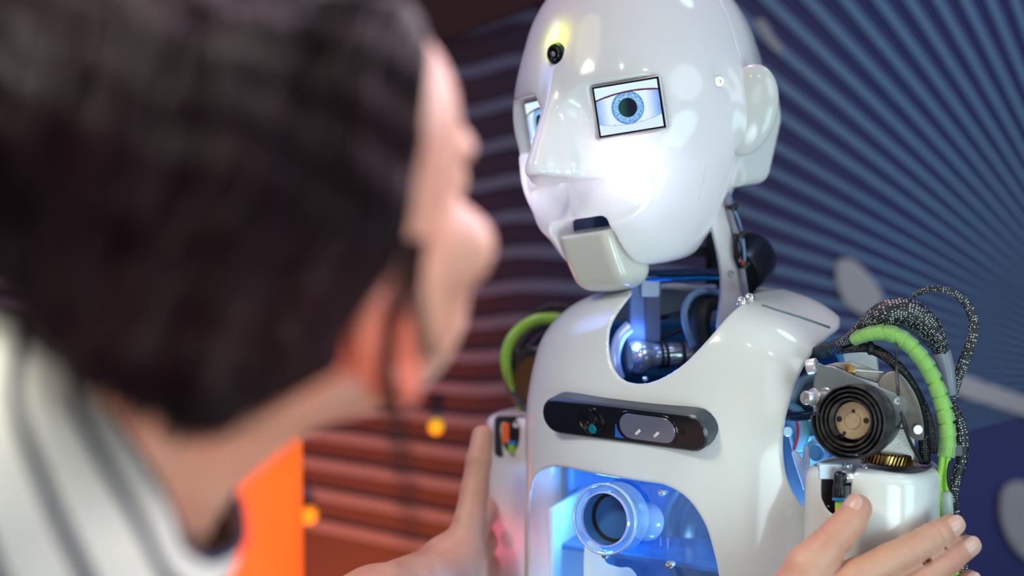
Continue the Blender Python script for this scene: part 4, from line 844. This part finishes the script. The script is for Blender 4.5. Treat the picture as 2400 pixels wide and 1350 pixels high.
mb = MB(); mb.add(*lathe(P(1252, 890, 1.90), sx3, [(.001, .018), (.003, .017), (.003, .0001)], 32)); mb.build('far_hub', mat('brown_brass', (.16, .07, .03), .4, .4), fs_)
point('pink_lamp', P(1200, 1260, 1.885), .006, .9, (1.0, .12, .25))

# trunk continues to a stand on the floor (below the picture)
mb = MB(); mb.add(*lathe(W((0, 0, -330)), RA, [(-.02, .06), (.0, .09), (.02, .10)], 40)); mb.add(*cyl(W((0, 0, -330)) , np.array([RB[0], RB[1], .02]), .035, 32, .05)); mb.add(*lathe(np.array([RB[0], RB[1], 0.0]), RA, [(0, .26), (.015, .26), (.025, .24), (.03, .05)], 48)); mb.build('stand', M['black'], robot)
# ================================================================== PERSON
def pf(o, yaw, pitch_up, roll):
    y = math.radians(yaw); ex = np.array([math.cos(y), -math.sin(y), 0]); ey = np.array([math.sin(y), math.cos(y), 0]); ez = np.array([0, 0, 1.0])
    ey, ez = rot(ey, ex, pitch_up), rot(ez, ex, pitch_up); 
    ex, ey, ez = (rot(a, FW, roll) for a in (ex, ey, ez)); return Fr(o, ex, ey, ez)
HW = pf(P(674, 610, 1.10), 36, 36, 10)
base = P(0, 1700, 1.14)
person = empty('person', (-.45, 1.15, 0), 'person with dark reddish hair and striped top, seen from behind, holding the robot', 'person')
HAIR_P = np.concatenate([catmull([(985, -60), (1010, 40), (1030, 130), (1015, 260), (1000, 400), (985, 520), (955, 620), (905, 690), (855, 735), (832, 790), (822, 850), (800, 890), (700, 935), (600, 990), (520, 1030), (440, 1035), (350, 990), (240, 930), (160, 880), (90, 800), (20, 700), (-60, 560)], 6), [(-500, 400), (-500, -500), (980, -500)]])
HAIR_M = Mask2(HAIR_P, st=6)
# ---- near hand (on the near upper arm) and far hand, given as joint chains: pixel, depth, radius in mm
def chain(p, l, k=4):
    d = None
    for (a, b) in zip(l[:-1], l[1:]):
        c = cap(p, P(*a[:3]), P(*b[:3]), a[3] / 1000, b[3] / 1000); d = c if d is None else smin(d, c, k / 1000)
    return d
NH = {'thumb': [(1830, 1440, 1.600, 19), (1893, 1332, 1.597, 15.5), (1955, 1262, 1.599, 12.2), (1992, 1222, 1.602, 10.6), (2010, 1193, 1.604, 9.8)],
      'index': [(1885, 1462, 1.590, 16), (2010, 1352, 1.597, 12.5), (2085, 1314, 1.598, 11.2), (2148, 1282, 1.604, 11.0), (2190, 1258, 1.610, 9.9), (2228, 1234, 1.616, 8.4)],
      'middle': [(1900, 1530, 1.590, 16), (2050, 1432, 1.598, 12.2), (2120, 1382, 1.600, 11), (2175, 1346, 1.606, 10.4), (2225, 1310, 1.613, 9.6), (2266, 1282, 1.620, 8.2)],
      'ring': [(1920, 1590, 1.595, 15), (2060, 1510, 1.602, 11.8), (2140, 1462, 1.606, 10.5), (2200, 1422, 1.612, 9.8), (2240, 1390, 1.616, 9), (2270, 1362, 1.620, 7.8)],
      'little': [(1940, 1650, 1.60, 13), (2060, 1590, 1.608, 10), (2150, 1540, 1.614, 8.8), (2215, 1500, 1.62, 7.4)]}
FOLDS = [('index', 3, -1.8), ('index', 3, 1.2), ('index', 3, 3.6), ('index', 4, 1), ('middle', 3, -1.5), ('middle', 3, 1.5), ('thumb', 2, -2.2), ('thumb', 2, 1.2), ('thumb', 2, 4.2)]
def f_near_hand(p):
    d = None
    for n_, l in NH.items():
        c = chain(p, l, 3); d = c if d is None else smin(d, c, .0035)
    palm = cap(p, P(1830, 1520, 1.598), P(1990, 1500, 1.603), .026, .022)
    d = smin(d, palm, .010); d = smin(d, cap(p, P(1790, 1500, 1.59), P(1660, 1640, 1.53), .026, .028), .014)
    # folds over the joints
    for n_, i, sh in FOLDS:
        l = NH[n_]; c = P(*l[i][:3]); t = nrm(P(*l[i + 1][:3]) - P(*l[i - 1][:3])); c = c + t * sh / 1000; q = p - c; al = q @ t; pr = np.linalg.norm(q - al[:, None] * t, axis=1)
        d = smax(d, -(np.hypot(pr - l[i][3] / 1000 * 1.04, al) - .0010), .0012)
    return d
FH = {'thumb': [(1075, 1330, 1.80, 17), (1100, 1230, 1.81, 12.5), (1112, 1150, 1.82, 10.5), (1122, 1080, 1.825, 9.5), (1131, 1022, 1.83, 8.3)],
      'index': [(1080, 1330, 1.82, 14), (1120, 1230, 1.86, 10), (1150, 1190, 1.89, 9), (1175, 1180, 1.92, 8)],
      'middle': [(1080, 1380, 1.82, 14), (1125, 1290, 1.87, 10), (1155, 1250, 1.90, 9), (1180, 1240, 1.93, 8)],
      'ring': [(1085, 1430, 1.82, 13), (1130, 1350, 1.87, 10), (1160, 1310, 1.90, 9), (1185, 1300, 1.93, 8)],
      'little': [(1090, 1480, 1.82, 12), (1135, 1410, 1.87, 9), (1165, 1380, 1.90, 8), (1185, 1370, 1.92, 7)]}
def f_far_hand(p):
    d = None
    for n_, l in FH.items():
        c = chain(p, l, 3); d = c if d is None else smin(d, c, .004)
    d = smin(d, cap(p, P(1060, 1330, 1.80), P(1085, 1430, 1.81), .023, .022), .012)
    return smin(d, cap(p, P(1040, 1350, 1.79), P(850, 1440, 1.70), .024, .029), .016)
def f_head_p(p):
    q = HW.loc(p); x, y, z = q.T; qa = np.stack([np.abs(x), y, z], 1)
    d = ell(q, (0, -12, 26), (76, 95, 88)); d = smin(d, ell(q, (0, 34, 50), (69, 70, 58)), 20); d = smin(d, ell(q, (0, 32, -32), (56, 57, 66)), 22)
    d = smin(d, ell(qa, (42, 56, -22), (24, 24, 19)), 12); d = smin(d, ell(qa, (26, 76, 22), (30, 14, 10)), 10)
    d = smin(d, ell(q, (0, 74, -84), (20, 18, 17)), 16); d = smax(d, -ell(qa, (34, 94, 2), (17, 15, 12)), 9)
    d = smin(d, sph(qa, (32, 76, 2), 12), 2)
    nose = smin(cap(q, (0, 84, 12), (0, 106, -24), 6, 9), ell(qa, (10, 94, -28), (8, 9, 7)), 4); d = smin(d, nose, 7)
    d = smin(d, ell(q, (0, 88, -52), (22, 8, 5)), 4); d = smin(d, ell(q, (0, 86, -61), (19, 8, 6)), 4)
    # ears
    ear = ell(qa - np.array([0, 0, 0]), (80, -29, -10), (9, 18, 30)); ear = smin(ear, ell(qa, (75, -23, -36), (7, 10, 11)), 5); ear = smax(ear, -ell(qa, (88.5, -25, -4), (9, 11, 20)), 4)
    d = smin(d, ear, 3); return d / 1000
def f_body(p):
    d = f_head_p(p)
    nk = cap(p, P(650, 725, 1.14), P(300, 995, 1.125), .053, .055); d = smin(d, nk, .022)
    tr = cap(p, P(140, 1300, 1.14), P(-250, 1780, 1.14), .062, .10); d = smin(d, tr, .04)
    # shoulders and arms
    d = smin(d, cap(p, P(60, 1640, 1.07), P(-20, 1450, 1.20), .045), .04)
    for s0, e0_, w0 in ((P(120, 1780, 1.08), P(1050, 2250, 1.15), P(1690, 1610, 1.535)), (P(60, 1520, 1.20), P(500, 1950, 1.45), P(880, 1425, 1.715))):
        d = smin(d, cap(p, s0, e0_, .042, .038), .02); d = smin(d, cap(p, e0_, w0, .037, .028), .012)
    d = smin(d, f_near_hand(p), .012); d = smin(d, f_far_hand(p), .012); return d
m_skin = mat('skin', (.56, .31, .215), .5, sss=.25, noise=.12, nscale=45, bump=.25, bscale=260, col2=(.52, .24, .17))
nt = m_skin.node_tree; N = nt.nodes; L = nt.links; tcn = N.new('ShaderNodeTexCoord'); vd = N.new('ShaderNodeVectorMath'); vd.operation = 'DISTANCE'; vd.inputs[1].default_value = [float(v) for v in (HW.w((84, -27, -12)) - wloc(person))]; L.new(tcn.outputs['Object'], vd.inputs[0])
mrn = N.new('ShaderNodeMapRange'); mrn.inputs['From Min'].default_value = .022; mrn.inputs['From Max'].default_value = .036; mrn.inputs['To Min'].default_value = 1; mrn.inputs['To Max'].default_value = 0; L.new(vd.outputs['Value'], mrn.inputs['Value'])
bsk = N['Principled BSDF']; src = bsk.inputs['Base Color'].links[0].from_socket; mxe = N.new('ShaderNodeMix'); mxe.data_type = 'RGBA'; mxe.inputs['B'].default_value = (.62, .15, .09, 1); L.new(src, mxe.inputs['A']); L.new(mrn.outputs[0], mxe.inputs['Factor']); L.new(mxe.outputs['Result'], bsk.inputs['Base Color'])
lo = np.array([-.62, .9, .95]); hi = np.array([.50, 2.05, 1.85])
body = iso('body', f_body, lo, hi, .0018, m_skin, person, 'fair skin, face turned away, both hands raised to the machine', lip=1.35, levels=6)
m_hair0 = mat('dark_brow_hair', (.015, .008, .008), .6)
# nails
m_nail = mat('fingernail', (.60, .35, .29), .3, coat=.2)
for (a, b, r, nn) in ((NH['index'][-2], NH['index'][-1], 6.4, nrm(-FW + .15 * UPV + .35 * RX)), (NH['middle'][-2], NH['middle'][-1], 6.2, nrm(-FW + .1 * UPV + .35 * RX)), (NH['ring'][-2], NH['ring'][-1], 5.8, nrm(-FW + .35 * RX)), (NH['thumb'][-2], NH['thumb'][-1], 6.2, nrm(-RX * .8 - FW * .7 + UPV * .3))):
    pa, pb = P(*a[:3]), P(*b[:3]); ax = nrm(pb - pa); nn = nrm(nn - ax * np.dot(nn, ax)); tv = np.cross(ax, nn); rr = b[3] / 1000; c = pb + ax * .0005; vs = []; fs = []; K, J = 9, 9
    for i in range(K):
        t = -1 + 2 * i / (K - 1)
        for j in range(J):
            s_ = -1 + 2 * j / (J - 1); wd = math.sqrt(max(0, 1 - (abs(t) ** 3) * .75)); an = s_ * wd * .85; rad = rr * (1.03 - .12 * max(0, t) ** 2) + .0002
            vs.append(c + ax * (t * r / 1000 * .98) + rad * (math.cos(an) * nn + math.sin(an) * tv))
    fs = [(i * J + j, i * J + j + 1, (i + 1) * J + j + 1, (i + 1) * J + j) for i in range(K - 1) for j in range(J - 1)]
    link_mesh('fingernail', vs, fs, m_nail, body)
# eyes, brows and lips (turned away from the picture)
m_white = mat('eye_white', (.8, .78, .76), .15); m_iris = mat('brown_iris', (.05, .025, .015), .1); m_lip = mat('lips', (.50, .17, .15), .4)
for s in (1, -1):
    ec = HW.w((s * 32, 78.3, 1)); fy = HW.R[1]; mb = MB(); mb.add(*lathe(ec, fy, [(.0105 * math.sin(a), .0105 * math.cos(a)) for a in np.linspace(-.3, 1.5, 10)], 24)); ey_ = mb.build('eye', m_white, body)
    mb = MB(); mb.add(*lathe(ec + fy * .0093, fy, [(0, .0052), (.0008, .0044), (.0013, .0001)], 20)); mb.build('iris', m_iris, body)
    q = catmull([HW.w((s * 12, 95, 21)), HW.w((s * 28, 93, 26)), HW.w((s * 44, 85.5, 24)), HW.w((s * 52, 78, 18))], 6); v, f = tube(q, [.0026 * math.sin(.5 + 2.2 * t) for t in np.linspace(0, 1, len(q))], 8); link_mesh('eyebrow', v, f, m_hair0, body)
for z_, w_ in ((-53, 21), (-61, 18)):
    q = catmull([HW.w((x, 95 - (x / w_) ** 2 * 7, z_ + (1 if z_ > -55 else -1) * (1 - (x / w_) ** 2))) for x in np.linspace(-w_, w_, 7)], 4); v, f = tube(q, [.0012 + .0030 * math.sin(math.pi * t) for t in np.linspace(0, 1, len(q))], 10); link_mesh('lip', v, f, m_lip, body)

# ---- hair: a shaped mass plus locks laid over it
def f_hair_solid(p):
    q = HW.loc(p); x, y, z = q.T
    d = ell(q, (0, -28, 34), (101, 108, 106)); d = smin(d, ell(q, (4, -92, 0), (74, 56, 66)), 30); d = smin(d, ell(q, (18, 30, 66), (66, 66, 54)), 24)
    d = smin(d, ell(q, (-42, -52, 84), (92, 82, 82)), 20); d = smin(d, ell(q, (-20, -70, -42), (60, 46, 40)), 24)
    a = 2.6 * np.sin(x * .16 + 2 * np.sin(z * .05) + y * .07) + 2.0 * np.sin(y * .21 + z * .13 + 1.5 * np.sin(x * .06)); a = a + 4.5 * np.sin(x * .055 + 1.3 * np.sin(z * .045 + 1) + .5) * np.sin(z * .06 + y * .03); return d + a * .6
def hair_env(p):
    uv, dep = pix(p); return HAIR_M(uv) * dep / F_PX * 1000
def f_hair(p): d = f_hair_solid(p); return smax(d, hair_env(p) + 4, 8) / 1000
def hair_mat():
    m = mat('dark_reddish_hair', (.003, .002, .003), .5, noise=.5, nscale=9, col2=(.022, .006, .010)); b = m.node_tree.nodes['Principled BSDF']; b.inputs['Anisotropic'].default_value = .6; b.inputs['Specular IOR Level'].default_value = .22; return m
m_hair = hair_mat()
hair = iso('hair', f_hair, HW.o - .2, HW.o + .2, .003, m_hair, person, 'dark reddish-brown gathered hair', lip=1.7)
rng = np.random.default_rng(3); NS = 2600; dirs = rng.normal(size=(NS * 2, 3)); dirs /= np.linalg.norm(dirs, axis=1)[:, None]
pts = HW.o + HW.d((0, -30, 30)) / 1000 + dirs * .13
def proj(p, off, it=5):
    for _ in range(it):
        d = f_hair_solid(p) / 1000 - off; e = .0015; G = np.stack([(f_hair_solid(p + e * np.eye(3)[k]) - f_hair_solid(p - e * np.eye(3)[k])) / (2000 * e) for k in range(3)], 1); p = p - (d / np.maximum((G * G).sum(1), .2))[:, None] * G
    return p, G / np.linalg.norm(G, axis=1)[:, None]
off = rng.uniform(-.001, .004, len(pts)); pts, G = proj(pts, off); ok = (hair_env(pts) < -3) & ((pts - HW.o) @ FW < .14); pts = pts[ok][:NS]; off = off[ok][:NS]
tw = HW.o + HW.d((5, -150, -25)) / 1000; rows_ = [pts]; cur = pts
for st in range(9):
    _, G = proj(cur, off, 1); dirv = tw - cur; dirv /= np.linalg.norm(dirv, axis=1)[:, None]; sw = np.cross(G, dirv) * (.22 * np.sin(cur[:, :1] * 25 + cur[:, 2:] * 30)); v = dirv + sw + rng.normal(scale=.05, size=cur.shape); v -= (v * G).sum(1)[:, None] * G; v /= np.maximum(np.linalg.norm(v, axis=1), .2)[:, None]
    cur, _ = proj(cur + v * .0085, off, 2); rows_.append(cur)
R_ = np.stack(rows_, 1); n_, k_ = R_.shape[:2]; T_ = np.gradient(R_, axis=1); T_ /= np.maximum(np.linalg.norm(T_, axis=2), 1e-9)[..., None]; A_ = np.cross(T_, nrm([.3, .5, .8])); A_ /= np.maximum(np.linalg.norm(A_, axis=2), 1e-9)[..., None]; B_ = np.cross(T_, A_)
rad = (.0011 * np.sin(np.linspace(.15, 3.0, k_)) ** .6)[None, :, None, None] * rng.uniform(.6, 1.5, (n_, 1, 1, 1)); an = np.linspace(0, 2 * math.pi, 5, endpoint=False)
rad = rad * np.clip(-hair_env(R_.reshape(-1, 3)).reshape(n_, k_) / 5, .02, 1)[:, :, None, None]
V_ = R_[:, :, None, :] + rad * (np.cos(an)[None, None, :, None] * A_[:, :, None, :] + np.sin(an)[None, None, :, None] * B_[:, :, None, :])
idx = np.arange(n_ * k_ * 5).reshape(n_, k_, 5); a = idx[:, :-1]; b = np.roll(a, -1, 2); d_ = idx[:, 1:]; c_ = np.roll(d_, -1, 2); F_ = np.stack([a, b, c_, d_], -1).reshape(-1, 4)
o = link_mesh('hair_locks', V_.reshape(-1, 3), F_, m_hair, hair, kind='stuff')
SO = .045
# loose strands in front of the ear
mb = MB()
for k in range(14):
    j = rng.normal(size=6) * 9; t = rng.uniform(-1, 1); q = catmull([P(955 + t * 30, 560, 1.075 - SO), P(925 + t * 24 + j[0], 700, 1.07 - SO), P(905 + t * 18 + j[1], 840, 1.068 - SO), P(918 + t * 20 + j[2], 980, 1.07 - SO), P(945 + t * 16 + j[3], 1120, 1.075 - SO), P(958 + t * 22 + j[4], 1290 + j[5] * 6, 1.08 - SO)], 5); v, f = tube(q, np.linspace(.0007, .0002, len(q)), 5); mb.add(v, f)
for k in range(14):
    j = rng.normal(size=4) * 8; t = rng.uniform(-1, 1); q = catmull([P(985 + t * 14, 560, 1.09 - SO), P(965 + t * 20 + j[0], 680, 1.085 - SO), P(985 + t * 20 + j[1], 780, 1.085 - SO), P(1000 + t * 24 + j[2], 850, 1.09 - SO)], 5); v, f = tube(q, np.linspace(.0007, .0002, len(q)), 5); mb.add(v, f)
mb.build('loose_strands', m_hair, hair, label='thin loose strands hanging before the ear', kind='stuff')

# ---- striped top: rings lofted outwards from the neckline
rings = [[(222, 925, 1.085), (262, 985, 1.068), (328, 1080, 1.062), (395, 1190, 1.062), (432, 1285, 1.078), (500, 1312, 1.095), (562, 1275, 1.125), (566, 1215, 1.15), (545, 1155, 1.17), (460, 1050, 1.19), (330, 950, 1.18), (240, 900, 1.13)],
         [(150, 850, 1.05), (150, 950, 1.025), (215, 1090, 1.018), (300, 1240, 1.022), (370, 1370, 1.05), (450, 1420, 1.085), (525, 1370, 1.13), (530, 1290, 1.165), (490, 1200, 1.20), (400, 1060, 1.22), (270, 930, 1.21), (170, 850, 1.15)],
         [(30, 760, 1.06), (0, 930, 1.00), (60, 1130, .985), (150, 1340, .99), (250, 1520, 1.03), (360, 1580, 1.08), (450, 1520, 1.14), (450, 1400, 1.19), (400, 1250, 1.235), (290, 1050, 1.25), (140, 880, 1.23), (50, 780, 1.16)],
         [(-150, 700, 1.09), (-200, 930, 1.0), (-160, 1200, .965), (-60, 1480, .97), (60, 1700, 1.01), (200, 1800, 1.08), (320, 1750, 1.16), (330, 1570, 1.21), (260, 1350, 1.25), (130, 1080, 1.27), (-30, 860, 1.25), (-130, 720, 1.18)],
         [(-420, 900, 1.10), (-460, 1150, 1.02), (-420, 1450, .98), (-320, 1750, .99), (-180, 1980, 1.04), (-20, 2080, 1.10), (90, 2000, 1.18), (90, 1800, 1.22), (20, 1550, 1.25), (-120, 1250, 1.27), (-280, 1020, 1.24), (-390, 900, 1.18)],
         [(-800, 1500, 1.10), (-830, 1750, 1.04), (-790, 2050, 1.0), (-700, 2300, 1.02), (-560, 2450, 1.07), (-420, 2480, 1.12), (-330, 2380, 1.18), (-340, 2200, 1.22), (-400, 1950, 1.24), (-520, 1700, 1.24), (-660, 1520, 1.22), (-760, 1470, 1.16)],
         [(-1100, 2300, 1.10), (-1120, 2450, 1.06), (-1080, 2650, 1.04), (-1000, 2800, 1.05), (-880, 2900, 1.09), (-760, 2900, 1.13), (-680, 2820, 1.18), (-680, 2700, 1.21), (-740, 2520, 1.22), (-840, 2380, 1.22), (-960, 2280, 1.19), (-1060, 2260, 1.14)]]
RG = np.array([catmull([P(*t) for t in r], 5, True) for r in rings]); n_r, n_c = RG.shape[:2]
cols = np.array([catmull(RG[:, j], 8) for j in range(n_c)])          # columns outwards
K2 = cols.shape[1]; Lc = np.concatenate([[0], np.cumsum(np.linalg.norm(np.diff(cols.mean(0), axis=0), axis=1))]); Lc = np.concatenate([[0], np.cumsum(np.linalg.norm(np.diff(cols, axis=1), axis=2).mean(0))])
V1 = cols.reshape(-1, 3); fr_ = [(j * K2 + i, ((j + 1) % n_c) * K2 + i, ((j + 1) % n_c) * K2 + i + 1, j * K2 + i + 1) for j in range(n_c) for i in range(K2 - 1)]
m_sh_ = mat('white_navy_striped_knit', (.72, .72, .66), .8); nt = m_sh_.node_tree; N = nt.nodes; L = nt.links; uvn = N.new('ShaderNodeUVMap'); sp_ = N.new('ShaderNodeSeparateXYZ'); L.new(uvn.outputs[0], sp_.inputs[0])
def mth(op, a, b):
    n = N.new('ShaderNodeMath'); n.operation = op
    for i, x in enumerate((a, b)):
        if isinstance(x, (int, float)): n.inputs[i].default_value = x
        else: L.new(x, n.inputs[i])
    return n.outputs[0]
fr2 = mth('FRACT', mth('DIVIDE', mth('ADD', sp_.outputs[0], .014), .037), 0); st_ = mth('LESS_THAN', fr2, .22)
mx_ = N.new('ShaderNodeMix'); mx_.data_type = 'RGBA'; mx_.inputs['A'].default_value = (.74, .74, .68, 1); mx_.inputs['B'].default_value = (.012, .016, .045, 1); L.new(st_, mx_.inputs['Factor']); L.new(mx_.outputs['Result'], N['Principled BSDF'].inputs['Base Color'])
top = link_mesh('striped_top', V1, fr_, m_sh_, person, True, 'cream top with thin navy stripes'); add_uv(top, lambda i: np.stack([Lc[i % K2], (i // K2) / n_c], 1))
so = top.modifiers.new('thickness', 'SOLIDIFY'); so.thickness = .0012
v, f = tube(np.concatenate([RG[0], RG[0][:2]]), .0024, 10, cap=False); link_mesh('neck_trim', v, f, mat('navy_trim', (.02, .03, .08), .7), top, label='navy trim around the neckline')
# sleeves, trousers and shoes, below the picture
m_navy = mat('dark_trousers', (.03, .03, .05), .8)
for a, b, c in ((P(120, 1800, 1.08), P(700, 2010, 1.09), P(1050, 2250, 1.15)), (P(60, 1540, 1.20), P(300, 1700, 1.37), P(500, 1950, 1.45))):
    q = catmull([a, b, c], 8); v, f = tube(q, np.linspace(.056, .05, len(q)), 20, cap=False); o = link_mesh('sleeve', v, f, m_sh_, person); LL = np.concatenate([[0], np.cumsum(np.linalg.norm(np.diff(q, axis=0), axis=1))]); add_uv(o, lambda i: np.stack([LL[i // 20], (i % 20) / 20], 1)); s2 = o.modifiers.new('t', 'SOLIDIFY'); s2.thickness = .0012
hip = RG[-1].mean(0)
for s in (-1, 1):
    q = catmull([hip + np.array([0, s * .02, .03]), hip + np.array([0, s * .09, -.12]), np.array([hip[0] + .03, hip[1] + s * .11, .48]), np.array([hip[0] - .02, hip[1] + s * .12, .07])], 8); v, f = tube(q, np.interp(np.linspace(0, 1, len(q)), [0, .25, .6, 1], [.11, .095, .066, .05]), 24); link_mesh('trouser_leg', v, f, m_navy, person)
    mb = MB(); mb.add(*box([hip[0] + .05, hip[1] + s * .12, .045], [1, 0, 0], [0, 1, 0], [0, 0, 1], .13, .045, .045, .04)); mb.build('shoe', M['black'], person)
